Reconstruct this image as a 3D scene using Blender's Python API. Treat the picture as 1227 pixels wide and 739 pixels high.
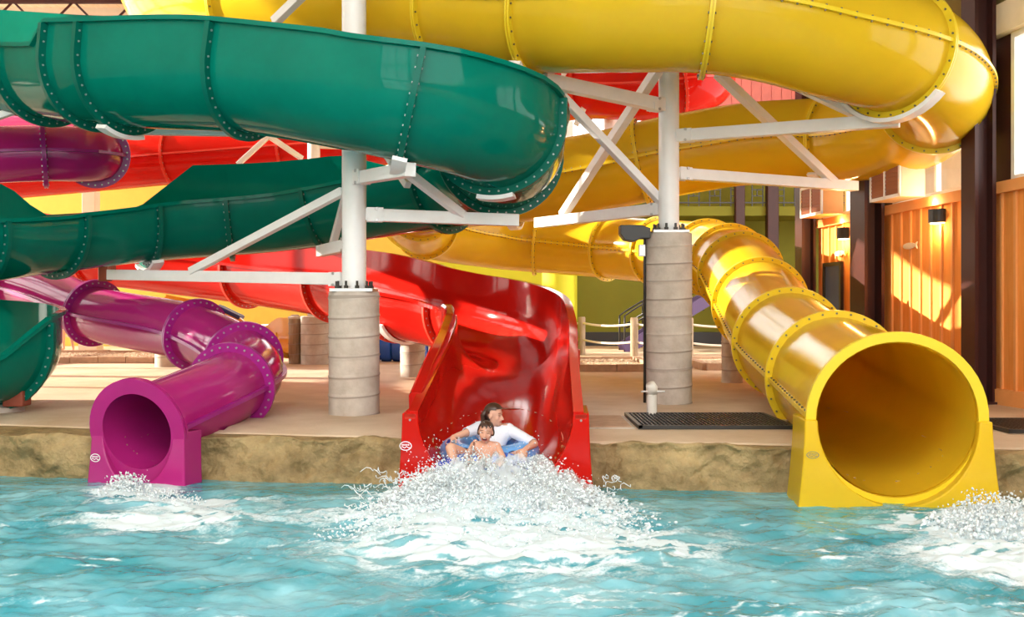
import bpy, bmesh, math, random
import numpy as np
from mathutils import Vector, Matrix, Euler

random.seed(7); np.random.seed(7)
scene = bpy.context.scene
COL = scene.collection
for o in list(bpy.data.objects):
    bpy.data.objects.remove(o)

# ------------------------------------------------------------------ camera
F = 1250.0                       # focal length in pixels of a 1227 x 739 frame
CAMZ = 1.75
cam_d = bpy.data.cameras.new('camera'); cam = bpy.data.objects.new('camera', cam_d); COL.objects.link(cam)
cam.location = (0, 0, CAMZ); cam.rotation_euler = (math.pi/2, 0, 0)
cam_d.sensor_width = 36.0; cam_d.lens = F/1227*36; cam_d.clip_end = 300
scene.camera = cam
# ------------------------------------------------------------------ light
wd = bpy.data.worlds.new('sky'); scene.world = wd; wd.use_nodes = True
wn = wd.node_tree; bg = wn.nodes['Background']
sky = wn.nodes.new('ShaderNodeTexSky'); sky.sky_type = 'HOSEK_WILKIE'
sky.turbidity = 5.0; sky.ground_albedo = 0.6
SUNV = Vector((-0.93, 0.12, 0.31)).normalized()
sky.sun_direction = SUNV
mixw = wn.nodes.new('ShaderNodeMix'); mixw.data_type = 'RGBA'; mixw.inputs[0].default_value = 0.75
mixw.inputs[7].default_value = (1.0, 0.97, 0.93, 1)
wn.links.new(sky.outputs[0], mixw.inputs[6]); wn.links.new(mixw.outputs[2], bg.inputs[0])
bg.inputs[1].default_value = 2.6
sun_d = bpy.data.lights.new('sun', 'SUN'); sun_d.energy = 5.5; sun_d.angle = 0.01; sun_d.color = (1.0, 0.9, 0.74)
sun = bpy.data.objects.new('sun', sun_d); COL.objects.link(sun)
sun.location = (-30, -20, 20); sun.rotation_euler = SUNV.to_track_quat('Z', 'Y').to_euler()
vs = scene.view_settings
vs.view_transform = 'Standard'; vs.look = 'None'; vs.gamma = 1.0; vs.use_curve_mapping = False
vs.exposure = 1.5
cy = scene.cycles
cy.max_bounces = 8; cy.diffuse_bounces = 5; cy.glossy_bounces = 4; cy.transmission_bounces = 6; cy.transparent_max_bounces = 12
cy.caustics_reflective = False; cy.caustics_refractive = False

DECK = 0.48

def P(px, py, s):
    """point seen at a pixel at a scale of s pixels per metre"""
    return Vector(((px-613.5)/s, F/s, CAMZ-(py-369.5)/s))

# ------------------------------------------------------------------ materials
def mat(name, color, rough=0.5, spec=0.5, metal=0.0, coat=0.0, var=0.0, vscale=3.0, bump=0.0, bscale=40.0, col2=None, trans=0.0, stretch=None):
    m = bpy.data.materials.new(name); m.use_nodes = True
    nt = m.node_tree; b = nt.nodes['Principled BSDF']
    b.inputs['Roughness'].default_value = rough
    b.inputs['Metallic'].default_value = metal
    b.inputs['Specular IOR Level'].default_value = spec
    b.inputs['Coat Weight'].default_value = coat
    b.inputs['Coat Roughness'].default_value = 0.04
    c = tuple(color)+(1,)
    tc = nt.nodes.new('ShaderNodeTexCoord')
    mp = nt.nodes.new('ShaderNodeMapping')
    nt.links.new(tc.outputs['Object'], mp.inputs[0])
    if stretch: mp.inputs['Scale'].default_value = stretch
    if var > 0 or col2:
        n = nt.nodes.new('ShaderNodeTexNoise'); n.inputs['Scale'].default_value = vscale; n.inputs['Detail'].default_value = 6; n.inputs['Roughness'].default_value = 0.6
        nt.links.new(mp.outputs[0], n.inputs['Vector'])
        r = nt.nodes.new('ShaderNodeValToRGB')
        r.color_ramp.elements[0].position = 0.32; r.color_ramp.elements[1].position = 0.68
        c2 = tuple(col2)+(1,) if col2 else tuple(x*(1-var) for x in color)+(1,)
        r.color_ramp.elements[0].color = c2; r.color_ramp.elements[1].color = c
        nt.links.new(n.outputs['Fac'], r.inputs[0]); nt.links.new(r.outputs[0], b.inputs['Base Color'])
        src = r.outputs[0]
    else:
        b.inputs['Base Color'].default_value = c; src = None
    if bump > 0:
        n2 = nt.nodes.new('ShaderNodeTexNoise'); n2.inputs['Scale'].default_value = bscale; n2.inputs['Detail'].default_value = 4
        nt.links.new(mp.outputs[0], n2.inputs['Vector'])
        bp = nt.nodes.new('ShaderNodeBump'); bp.inputs['Strength'].default_value = bump; bp.inputs['Distance'].default_value = 0.02
        nt.links.new(n2.outputs['Fac'], bp.inputs['Height']); nt.links.new(bp.outputs[0], b.inputs['Normal'])
    if trans > 0:
        t = nt.nodes.new('ShaderNodeBsdfTranslucent'); t.inputs[0].default_value = c
        if src: nt.links.new(src, t.inputs[0])
        mx = nt.nodes.new('ShaderNodeMixShader'); mx.inputs[0].default_value = trans
        out = nt.nodes['Material Output']
        nt.links.new(b.outputs[0], mx.inputs[1]); nt.links.new(t.outputs[0], mx.inputs[2]); nt.links.new(mx.outputs[0], out.inputs[0])
    return m

M = {}
M['yellow'] = mat('yellow_fibreglass', (0.86, 0.58, 0.025), 0.14, 0.19, coat=0.04, var=0.06, vscale=1.5, trans=0.32)
M['yellow_flange'] = mat('yellow_flange', (0.76, 0.54, 0.02), 0.3, 0.4, trans=0.0)
M['green'] = mat('green_fibreglass', (0.001, 0.165, 0.115), 0.08, 0.10, coat=0.02, var=0.15, vscale=1.5)
M['green_flange'] = mat('green_flange', (0.001, 0.115, 0.08), 0.3, 0.15)
M['red'] = mat('red_fibreglass', (0.52, 0.010, 0.006), 0.08, 0.12, coat=0.0, var=0.14, vscale=1.2)
M['red_flange'] = mat('red_flange', (0.62, 0.035, 0.016), 0.3, 0.4)
M['purple'] = mat('magenta_fibreglass', (0.46, 0.020, 0.20), 0.12, 0.28, coat=0.12, var=0.1, vscale=1.5, trans=0.2)
M['purple_flange'] = mat('purple_flange', (0.30, 0.010, 0.19), 0.28, 0.4)
M['pink'] = mat('pink_fibreglass', (0.62, 0.05, 0.20), 0.2, 0.5, coat=0.4)
M['bolt'] = mat('bolt_steel', (0.16, 0.15, 0.12), 0.4, 0.5, metal=0.7)
M['bolt_pale'] = mat('bolt_pale', (0.42, 0.43, 0.42), 0.35, 0.5, metal=0.5)
M['white'] = mat('white_paint', (0.82, 0.81, 0.80), 0.35, 0.4, var=0.06, vscale=5)
M['seam'] = mat('concrete_seam', (0.34, 0.29, 0.245), 0.8, 0.2)
M['concrete'] = mat('concrete', (0.56, 0.50, 0.43), 0.8, 0.3, col2=(0.40, 0.34, 0.28), vscale=3.5, bump=0.25, bscale=25)
M['steel'] = mat('galvanised', (0.5, 0.5, 0.5), 0.4, 0.5, metal=0.8)
M['dark'] = mat('dark_metal', (0.03, 0.028, 0.026), 0.4, 0.4)
M['brown'] = mat('brown_steel', (0.055, 0.016, 0.013), 0.45, 0.3, var=0.2, vscale=2)
M['orange'] = mat('orange_siding', (0.84, 0.34, 0.085), 0.75, 0.1, col2=(0.76, 0.28, 0.06), vscale=4, bump=0.1, stretch=(6, 6, 0.6))
M['trimo'] = mat('orange_trim', (0.80, 0.35, 0.11), 0.7, 0.3, var=0.1)
M['lime'] = mat('lime_paint', (0.19, 0.185, 0.012), 0.7, 0.3, var=0.08, vscale=1.0)
M['lime_lit'] = mat('lit_lime_paint', (0.60, 0.60, 0.03), 0.7, 0.3, var=0.05, vscale=1.0)  # the lime with its lit brightness put into the tone
M['cream'] = mat('cream_paint', (0.78, 0.66, 0.48), 0.6, 0.3, var=0.08)
M['olive'] = mat('olive_ceiling', (0.30, 0.22, 0.07), 0.8, 0.2, var=0.1)
M['wood'] = mat('ceiling_wood', (0.85, 0.70, 0.48), 0.6, 0.3, col2=(0.74, 0.56, 0.34), vscale=2, stretch=(8, .6, 1))
M['yellowwall'] = mat('yellow_wall', (0.80, 0.60, 0.10), 0.7, 0.3, var=0.06)
M['pinkwall'] = mat('pink_siding', (0.70, 0.22, 0.20), 0.6, 0.3, var=0.08)
M['timber'] = mat('weathered_timber', (0.42, 0.32, 0.22), 0.8, 0.2, col2=(0.26, 0.19, 0.12), vscale=4, stretch=(5, 5, .7))
M['rope'] = mat('pale_rope', (0.72, 0.66, 0.55), 0.9, 0.2)
M['kerb'] = mat('kerb_concrete', (0.50, 0.33, 0.22), 0.8, 0.2, var=0.25, vscale=6)
M['gravel'] = mat('gravel_stone', (0.66, 0.53, 0.38), 0.9, 0.2, col2=(0.36, 0.25, 0.16), vscale=8)
M['pvc'] = mat('pale_pvc', (0.72, 0.68, 0.60), 0.4, 0.4)
M['blue'] = mat('blue_vinyl', (0.02, 0.12, 0.62), 0.25, 0.5, coat=0.3)
M['lightblue'] = mat('light_blue_vinyl', (0.14, 0.38, 0.80), 0.25, 0.5, coat=0.3)
M['navy'] = mat('navy_vinyl', (0.01, 0.02, 0.18), 0.35, 0.5)
M['amber'] = mat('amber_fibreglass', (0.80, 0.40, 0.02), 0.3, 0.5, coat=0.3)
M['skin'] = mat('skin', (0.66, 0.36, 0.25), 0.45, 0.4, var=0.08, vscale=8)
M['hair'] = mat('wet_brown_hair', (0.055, 0.022, 0.012), 0.35, 0.5, var=0.4, vscale=60, stretch=(1, 1, .2))
M['shirt'] = mat('white_wet_shirt', (0.72, 0.74, 0.82), 0.6, 0.3, var=0.05, bump=0.3, bscale=14)
M['lip'] = mat('lip', (0.45, 0.11, 0.09), 0.4)
M['mouth'] = mat('open_mouth', (0.09, 0.012, 0.012), 0.5)
M['teeth'] = mat('teeth', (0.85, 0.82, 0.76), 0.3)
M['brow'] = mat('brow', (0.10, 0.045, 0.025), 0.6)
M['purplerail'] = mat('purple_steel', (0.10, 0.06, 0.16), 0.5)
M['bluedoor'] = mat('blue_panel', (0.05, 0.10, 0.28), 0.5)
M['shutter'] = mat('brown_shutter', (0.30, 0.10, 0.04), 0.6)
M['poolfloor'] = mat('pool_plaster', (0.30, 0.62, 0.70), 0.7)
M['emblem'] = mat('white_emblem', (0.85, 0.80, 0.85), 0.5)
M['emblemdark'] = mat('grey_emblem', (0.25, 0.24, 0.12), 0.5)
M['rust'] = mat('rusty_clamp', (0.28, 0.06, 0.03), 0.7)

def lampmat(name, col, st):
    m = bpy.data.materials.new(name); m.use_nodes = True; nt = m.node_tree
    b = nt.nodes['Principled BSDF']; b.inputs['Emission Color'].default_value = tuple(col)+(1,); b.inputs['Emission Strength'].default_value = st
    return m
M['glow'] = lampmat('lamp_lens', (1, 0.62, 0.25), 6.0)

def glassmat():
    m = bpy.data.materials.new('window_glass'); m.use_nodes = True; nt = m.node_tree
    nt.nodes.remove(nt.nodes['Principled BSDF'])
    t = nt.nodes.new('ShaderNodeBsdfTransparent'); t.inputs[0].default_value = (0.97, 0.98, 0.98, 1)
    g = nt.nodes.new('ShaderNodeBsdfGlossy'); g.inputs['Roughness'].default_value = 0.02
    mx = nt.nodes.new('ShaderNodeMixShader'); mx.inputs[0].default_value = 0.06
    nt.links.new(t.outputs[0], mx.inputs[1]); nt.links.new(g.outputs[0], mx.inputs[2]); nt.links.new(mx.outputs[0], nt.nodes['Material Output'].inputs[0])
    return m
M['glass'] = glassmat()

def deckmat():
    m = bpy.data.materials.new('sandy_concrete_deck'); m.use_nodes = True; nt = m.node_tree; b = nt.nodes['Principled BSDF']
    tc = nt.nodes.new('ShaderNodeTexCoord')
    n = nt.nodes.new('ShaderNodeTexNoise'); n.inputs['Scale'].default_value = 0.9; n.inputs['Detail'].default_value = 8; n.inputs['Roughness'].default_value = 0.65
    r = nt.nodes.new('ShaderNodeValToRGB'); e = r.color_ramp.elements
    e[0].position = 0.3; e[0].color = (0.47, 0.335, 0.21, 1); e[1].position = 0.7; e[1].color = (0.66, 0.53, 0.39, 1)
    nt.links.new(tc.outputs['Object'], n.inputs['Vector']); nt.links.new(n.outputs['Fac'], r.inputs[0]); nt.links.new(r.outputs[0], b.inputs['Base Color'])
    n2 = nt.nodes.new('ShaderNodeTexNoise'); n2.inputs['Scale'].default_value = 30; n2.inputs['Detail'].default_value = 5
    nt.links.new(tc.outputs['Object'], n2.inputs['Vector'])
    bp = nt.nodes.new('ShaderNodeBump'); bp.inputs['Strength'].default_value = 0.25; bp.inputs['Distance'].default_value = 0.02
    nt.links.new(n2.outputs['Fac'], bp.inputs['Height']); nt.links.new(bp.outputs[0], b.inputs['Normal'])
    b.inputs['Roughness'].default_value = 0.6
    return m
M['deck'] = deckmat()

def rockmat():
    m = bpy.data.materials.new('tan_rockwork'); m.use_nodes = True; nt = m.node_tree; b = nt.nodes['Principled BSDF']
    tc = nt.nodes.new('ShaderNodeTexCoord')
    n = nt.nodes.new('ShaderNodeTexNoise'); n.inputs['Scale'].default_value = 2.2; n.inputs['Detail'].default_value = 9; n.inputs['Roughness'].default_value = 0.7
    r = nt.nodes.new('ShaderNodeValToRGB'); e = r.color_ramp.elements
    e[0].position = 0.3; e[0].color = (0.12, 0.075, 0.022, 1); e[1].position = 0.72; e[1].color = (0.46, 0.33, 0.15, 1)
    nt.links.new(tc.outputs['Object'], n.inputs['Vector']); nt.links.new(n.outputs['Fac'], r.inputs[0]); nt.links.new(r.outputs[0], b.inputs['Base Color'])
    n2 = nt.nodes.new('ShaderNodeTexNoise'); n2.inputs['Scale'].default_value = 9; n2.inputs['Detail'].default_value = 8
    nt.links.new(tc.outputs['Object'], n2.inputs['Vector'])
    bp = nt.nodes.new('ShaderNodeBump'); bp.inputs['Strength'].default_value = 0.8; bp.inputs['Distance'].default_value = 0.08
    nt.links.new(n2.outputs['Fac'], bp.inputs['Height']); nt.links.new(bp.outputs[0], b.inputs['Normal'])
    b.inputs['Roughness'].default_value = 0.7
    return m
M['rock'] = rockmat()

def watermat():
    m = bpy.data.materials.new('turquoise_pool_water'); m.use_nodes = True; nt = m.node_tree; b = nt.nodes['Principled BSDF']
    out = nt.nodes['Material Output']
    tc = nt.nodes.new('ShaderNodeTexCoord')
    n = nt.nodes.new('ShaderNodeTexNoise'); n.inputs['Scale'].default_value = 1.3; n.inputs['Detail'].default_value = 5; n.inputs['Distortion'].default_value = 0.8
    r = nt.nodes.new('ShaderNodeValToRGB'); e = r.color_ramp.elements
    e[0].position = 0.35; e[0].color = (0.06, 0.36, 0.45, 1); e[1].position = 0.68; e[1].color = (0.32, 0.65, 0.75, 1)
    nt.links.new(tc.outputs['Object'], n.inputs['Vector']); nt.links.new(n.outputs['Fac'], r.inputs[0]); nt.links.new(r.outputs[0], b.inputs['Base Color'])
    b.inputs['Roughness'].default_value = 0.06; b.inputs['IOR'].default_value = 1.33
    n2 = nt.nodes.new('ShaderNodeTexNoise'); n2.inputs['Scale'].default_value = 14; n2.inputs['Detail'].default_value = 4
    nt.links.new(tc.outputs['Object'], n2.inputs['Vector'])
    bp = nt.nodes.new('ShaderNodeBump'); bp.inputs['Strength'].default_value = 0.5; bp.inputs['Distance'].default_value = 0.022
    nt.links.new(n2.outputs['Fac'], bp.inputs['Height']); nt.links.new(bp.outputs[0], b.inputs['Normal'])
    tr = nt.nodes.new('ShaderNodeBsdfTransparent'); tr.inputs[0].default_value = (0.45, 0.85, 0.90, 1)
    m1 = nt.nodes.new('ShaderNodeMixShader'); m1.inputs[0].default_value = 0.34
    nt.links.new(b.outputs[0], m1.inputs[1]); nt.links.new(tr.outputs[0], m1.inputs[2])
    fo = nt.nodes.new('ShaderNodeBsdfPrincipled'); fo.inputs['Base Color'].default_value = (0.60, 0.71, 0.76, 1); fo.inputs['Roughness'].default_value = 0.45
    at = nt.nodes.new('ShaderNodeAttribute'); at.attribute_name = 'foam'
    m2 = nt.nodes.new('ShaderNodeMixShader')
    n3 = nt.nodes.new('ShaderNodeTexNoise'); n3.inputs['Scale'].default_value = 38; n3.inputs['Detail'].default_value = 6; n3.inputs['Roughness'].default_value = 0.7
    nt.links.new(tc.outputs['Object'], n3.inputs['Vector'])
    q1 = nt.nodes.new('ShaderNodeMath'); q1.operation = 'MULTIPLY_ADD'; q1.inputs[1].default_value = 2.6; q1.inputs[2].default_value = -1.3; nt.links.new(n3.outputs['Fac'], q1.inputs[0])
    q2 = nt.nodes.new('ShaderNodeMath'); q2.operation = 'ADD'; nt.links.new(q1.outputs[0], q2.inputs[0]); nt.links.new(at.outputs['Fac'], q2.inputs[1])
    q3 = nt.nodes.new('ShaderNodeMath'); q3.operation = 'MULTIPLY'; q3.use_clamp = True; nt.links.new(q2.outputs[0], q3.inputs[0]); nt.links.new(at.outputs['Fac'], q3.inputs[1])
    q4 = nt.nodes.new('ShaderNodeMath'); q4.operation = 'MULTIPLY'; q4.use_clamp = True; q4.inputs[1].default_value = 1.5; nt.links.new(q3.outputs[0], q4.inputs[0])
    nt.links.new(q4.outputs[0], m2.inputs[0]); nt.links.new(m1.outputs[0], m2.inputs[1]); nt.links.new(fo.outputs[0], m2.inputs[2])
    nt.links.new(m2.outputs[0], out.inputs[0])
    return m
M['water'] = watermat()

def spraymat(alpha):
    m = bpy.data.materials.new('white_spray'); m.use_nodes = True; nt = m.node_tree; b = nt.nodes['Principled BSDF']
    b.inputs['Base Color'].default_value = (0.78, 0.85, 0.88, 1); b.inputs['Roughness'].default_value = 0.2
    b.inputs['Subsurface Weight'].default_value = 0.0
    b.inputs['Alpha'].default_value = alpha
    return m
M['spray'] = spraymat(0.85)
M['spraythin'] = spraymat(0.32)

# ------------------------------------------------------------------ helpers
def link(o, parent=None):
    COL.objects.link(o)
    if parent is not None: o.parent = parent
    return o

def tag(o, label=None, cat=None, group=None, kind=None):
    if label: o['label'] = label
    if cat: o['category'] = cat
    if group: o['group'] = group
    if kind: o['kind'] = kind
    return o

def empty(name, loc, label=None, cat=None, group=None):
    o = bpy.data.objects.new(name, None); COL.objects.link(o); o.location = loc; o.empty_display_size = 0.2
    return tag(o, label, cat, group)

class MB:
    def __init__(s): s.v = []; s.f = []; s.mi = []
    def add(s, verts, faces, mi=0):
        b = len(s.v); s.v.extend([tuple(x) for x in verts]); s.f.extend([tuple(i+b for i in f) for f in faces]); s.mi.extend([mi]*len(faces))
        return s
    def box(s, c, size, rot=None, mi=0):
        hx, hy, hz = size[0]/2, size[1]/2, size[2]/2
        vs_ = [Vector((x*hx, y*hy, z*hz)) for x in (-1, 1) for y in (-1, 1) for z in (-1, 1)]
        if rot is not None: vs_ = [rot @ v for v in vs_]
        vs_ = [v+Vector(c) for v in vs_]
        return s.add(vs_, [(0, 1, 3, 2), (4, 6, 7, 5), (0, 4, 5, 1), (2, 3, 7, 6), (0, 2, 6, 4), (1, 5, 7, 3)], mi)
    def box2(s, a, b, mi=0):
        c = [(a[i]+b[i])/2 for i in range(3)]; return s.box(c, [abs(b[i]-a[i]) for i in range(3)], None, mi)
    def bar(s, a, b, w, h, mi=0, up=Vector((0, 0, 1))):
        a = Vector(a); b = Vector(b); t = (b-a); L = t.length; t.normalize()
        r = t.cross(up)
        if r.length < 1e-4: r = t.cross(Vector((0, 1, 0)))
        r.normalize(); u = r.cross(t)
        vs_ = []
        for q in (a, b):
            for x, y in ((-1, -1), (1, -1), (1, 1), (-1, 1)): vs_.append(q+r*(x*w/2)+u*(y*h/2))
        return s.add(vs_, [(0, 3, 2, 1), (4, 5, 6, 7), (0, 1, 5, 4), (1, 2, 6, 5), (2, 3, 7, 6), (3, 0, 4, 7)], mi)
    def rod(s, a, b, r0, r1=None, n=12, mi=0):
        return s.tube([a, b], [r0, r0 if r1 is None else r1], n, mi)
    def tube(s, pts, rad, n=8, mi=0, cap=True):
        pts = [Vector(p) for p in pts]
        if not hasattr(rad, '__len__'): rad = [rad]*len(pts)
        rings = []; prev = None
        for i, p in enumerate(pts):
            t = (pts[min(i+1, len(pts)-1)]-pts[max(i-1, 0)]).normalized()
            if prev is None:
                prev = t.orthogonal().normalized()
            else:
                prev = (prev-t*prev.dot(t)).normalized()
            q = t.cross(prev)
            rings.append([p+(prev*math.cos(2*math.pi*k/n)+q*math.sin(2*math.pi*k/n))*rad[i] for k in range(n)])
        v = [x for r in rings for x in r]; f = []
        for i in range(len(rings)-1):
            for k in range(n):
                f.append((i*n+k, i*n+(k+1) % n, (i+1)*n+(k+1) % n, (i+1)*n+k))
        if cap: f.append(tuple(reversed(range(n)))); f.append(tuple((len(rings)-1)*n+k for k in range(n)))
        return s.add(v, f, mi)
    def lathe(s, c, prof, n=24, mi=0):
        """prof: list of (r, z), about the vertical through c"""
        v = []; f = []
        for r, z in prof:
            for k in range(n):
                a = 2*math.pi*k/n; v.append((c[0]+r*math.cos(a), c[1]+r*math.sin(a), c[2]+z))
        for i in range(len(prof)-1):
            for k in range(n): f.append((i*n+k, i*n+(k+1) % n, (i+1)*n+(k+1) % n, (i+1)*n+k))
        f.append(tuple(reversed(range(n)))); f.append(tuple((len(prof)-1)*n+k for k in range(n)))
        return s.add(v, f, mi)
    def ball(s, c, r, n=8, m=6, mi=0, rot=None):
        if not hasattr(r, '__len__'): r = (r, r, r)
        v = []; f = []
        for i in range(m+1):
            th = math.pi*i/m
            for k in range(n):
                a = 2*math.pi*k/n
                q = Vector((r[0]*math.sin(th)*math.cos(a), r[1]*math.sin(th)*math.sin(a), r[2]*math.cos(th)))
                if rot is not None: q = rot @ q
                v.append(q+Vector(c))
        for i in range(m):
            for k in range(n): f.append((i*n+k, (i+1)*n+k, (i+1)*n+(k+1) % n, i*n+(k+1) % n))
        return s.add(v, f, mi)
    def mesh(s, name, mats, smooth=False, angle=None):
        me = bpy.data.meshes.new(name); me.from_pydata(s.v, [], s.f)
        for m in (mats if isinstance(mats, (list, tuple)) else [mats]): me.materials.append(m)
        if any(s.mi): me.polygons.foreach_set('material_index', s.mi)
        if smooth: me.polygons.foreach_set('use_smooth', [True]*len(me.polygons))
        if angle is not None: me.set_sharp_from_angle(angle=angle)
        me.validate(); me.update()
        return me
    def build(s, name, mats, parent=None, smooth=False, angle=None, bevel=0.0):
        """verts are world coordinates; the parent's location is taken off"""
        if parent is not None:
            off = Vector((0, 0, 0)); q = parent
            while q is not None: off += Vector(q.location); q = q.parent
            s.v = [(x-off[0], y-off[1], z-off[2]) for x, y, z in s.v]
        me = s.mesh(name, mats, smooth, angle)
        o = bpy.data.objects.new(name, me); link(o, parent)
        if bevel > 0:
            b = o.modifiers.new('bevel', 'BEVEL'); b.width = bevel; b.segments = 2; b.limit_method = 'ANGLE'
        return o

def recentre(o, loc):
    """give a top-level mesh an origin of its own"""
    loc = Vector(loc); o.data.transform(Matrix.Translation(-loc)); o.location = loc; return o

class Spline:
    def __init__(s, pts):
        p = [Vector(q) for q in pts]
        s.p = [p[0]*2-p[1]]+p+[p[-1]*2-p[-2]]; s.n = len(p)-1
    def at(s, u):
        i = min(max(int(math.floor(u)), 0), s.n-1); t = u-i
        p0, p1, p2, p3 = s.p[i], s.p[i+1], s.p[i+2], s.p[i+3]
        # centripetal-like tangents
        d1 = (p2-p1).length; d0 = max((p1-p0).length, 1e-6); d2 = max((p3-p2).length, 1e-6)
        m1 = ((p1-p0)/d0*d1/(d0+d1)+(p2-p1)/d1*d0/(d0+d1))*d1
        m2 = ((p2-p1)/d1*d2/(d1+d2)+(p3-p2)/d2*d1/(d1+d2))*d1
        t2 = t*t; t3 = t2*t
        return p1*(2*t3-3*t2+1)+m1*(t3-2*t2+t)+p2*(-2*t3+3*t2)+m2*(t3-t2)
    def frame(s, u):
        a = s.at(max(u-0.01, 0)); b = s.at(min(u+0.01, s.n))
        T = (b-a).normalized(); U = Vector((0, 0, 1)); U = (U-T*U.dot(T)).normalized(); R = T.cross(U)
        return s.at(u), T, U, R
    def stations(s, u0, u1, step):
        n = 24; L = 0; q = s.at(u0)
        for i in range(1, n+1):
            w = s.at(u0+(u1-u0)*i/n); L += (w-q).length; q = w
        k = max(2, int(math.ceil(L/step)))
        return [u0+(u1-u0)*i/k for i in range(k+1)]

def sweep(mb, sp, us, prof, closed=True, cap=False):
    """prof(u) -> list of (x to the right, y up)"""
    rings = []
    for u in us:
        p, T, U, R = sp.frame(u); rings.append([p+R*x+U*y for x, y in prof(u)])
    n = len(rings[0]); v = [q for r in rings for q in r]; f = []
    for i in range(len(rings)-1):
        for k in range(n if closed else n-1):
            f.append((i*n+k, (i+1)*n+k, (i+1)*n+(k+1) % n, i*n+(k+1) % n))
    if cap:
        f.append(tuple(range(n))); f.append(tuple(reversed([(len(rings)-1)*n+k for k in range(n)])))
    mb.add(v, f)

def bolt(mb, p, T, r=0.013, h=0.014):
    o = T.orthogonal().normalized(); q = T.cross(o)
    v = [p+(o*math.cos(a)+q*math.sin(a))*r-T*0.005 for a in (0, 1.2566, 2.513, 3.77, 5.026)]
    v += [x+T*(h+0.005) for x in v]
    mb.add(v, [(4, 3, 2, 1, 0), (5, 6, 7, 8, 9)]+[(i, (i+1) % 5, 5+(i+1) % 5, 5+i) for i in range(5)])

def ring_flange(root, sp, u, r, m, w=0.075, th=0.06, nb=30, mb_mat=None, n=48):
    p, T, U, R = sp.frame(u); mb = MB()
    prof = [(r-0.012, -th/2), (r+w, -th/2), (r+w, -0.006), (r+w-0.012, -0.006), (r+w-0.012, 0.006), (r+w, 0.006), (r+w, th/2), (r-0.012, th/2)]
    v = []; f = []; k = len(prof)
    for i in range(n):
        a = 2*math.pi*i/n; d = R*math.cos(a)+U*math.sin(a)
        for rr, t in prof: v.append(p+d*rr+T*t)
    for i in range(n):
        for j in range(k): f.append((i*k+j, i*k+(j+1) % k, ((i+1) % n)*k+(j+1) % k, ((i+1) % n)*k+j))
    mb.add(v, f)
    fl = mb.build('flange', m, root, smooth=True, angle=0.6)
    if nb:
        b = MB()
        for i in range(nb):
            a = 2*math.pi*(i+0.5)/nb; d = R*math.cos(a)+U*math.sin(a)
            for sg in (-1, 1): bolt(b, p+d*(r+w*0.55)+T*(sg*th/2), T*sg)
        tag(b.build('bolts', mb_mat or M['bolt'], fl), kind='stuff')
    return fl

def tube_slide(root, sp, r, flanges, m, mf, seam=True, step=0.22, n=36, bolts=True, w=0.075, fmats=None, wall=0.025, bmat=None, bseam=True, plain_end=False):
    for i in range(len(flanges)-1):
        u0, u1 = flanges[i], flanges[i+1]
        us = sp.stations(u0, u1, step); mb = MB()
        co = [(math.cos(2*math.pi*k/n), math.sin(2*math.pi*k/n)) for k in range(n)]
        sweep(mb, sp, us, lambda u: [(c*r, s_*r) for c, s_ in co])
        nv = len(mb.v); sweep(mb, sp, us, lambda u: [(c*(r-wall), s_*(r-wall)) for c, s_ in reversed(co)])
        mb.build('tube_section', m, root, smooth=True)
        if seam:
            for sg in (-1, 1):
                s_ = MB(); sweep(s_, sp, us, lambda u: [(sg*(r-0.01), -0.022), (sg*(r+0.045), -0.022), (sg*(r+0.045), 0.022), (sg*(r-0.01), 0.022)][::sg], cap=True)
                st = s_.build('seam_strip', mf, root)
                if bseam and bolts:
                    b = MB(); ub = sp.stations(u0, u1, 0.16)
                    for u in ub[1:-1]:
                        p, T, U, R = sp.frame(u)
                        for s2 in (-1, 1): bolt(b, p+R*(sg*(r+0.024))+U*(s2*0.022), U*s2, 0.012, 0.016)
                    if b.v: tag(b.build('bolts', bmat or M['bolt'], st), kind='stuff')
    for u in flanges:
        ring_flange(root, sp, u, r, mf, w=w, nb=(30 if bolts and not (plain_end and u == flanges[-1]) else 0), mb_mat=bmat)

def flume_profile(r, hl, hr, t=0.035, lip=0.09, n=20):
    ro = r+t
    aL = math.asin(max(-1, -min(hl, 0)/r)); aR = math.asin(max(-1, -min(hr, 0)/r))     # a rim below the axis cuts the arc short
    A = [math.pi+aL+(math.pi-aL-aR)*k/n for k in range(n+1)]
    xl = r*math.cos(aL); xr = r*math.cos(aR)
    inn = [(-xl, hl)]+[(r*math.cos(a), r*math.sin(a)) for a in A]+[(xr, hr)]
    out = [(xr+lip, hr), (xr+lip, hr-0.05), (xr+t, hr-0.05)]+[(ro*math.cos(a), ro*math.sin(a)-(.05 if (i == 0 and hl < .05) or (i == n and hr < .05) else 0)) for i, a in reversed(list(enumerate(A)))]+[(-xl-t, hl-0.05), (-xl-lip, hl-0.05), (-xl-lip, hl)]
    return inn+out

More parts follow.
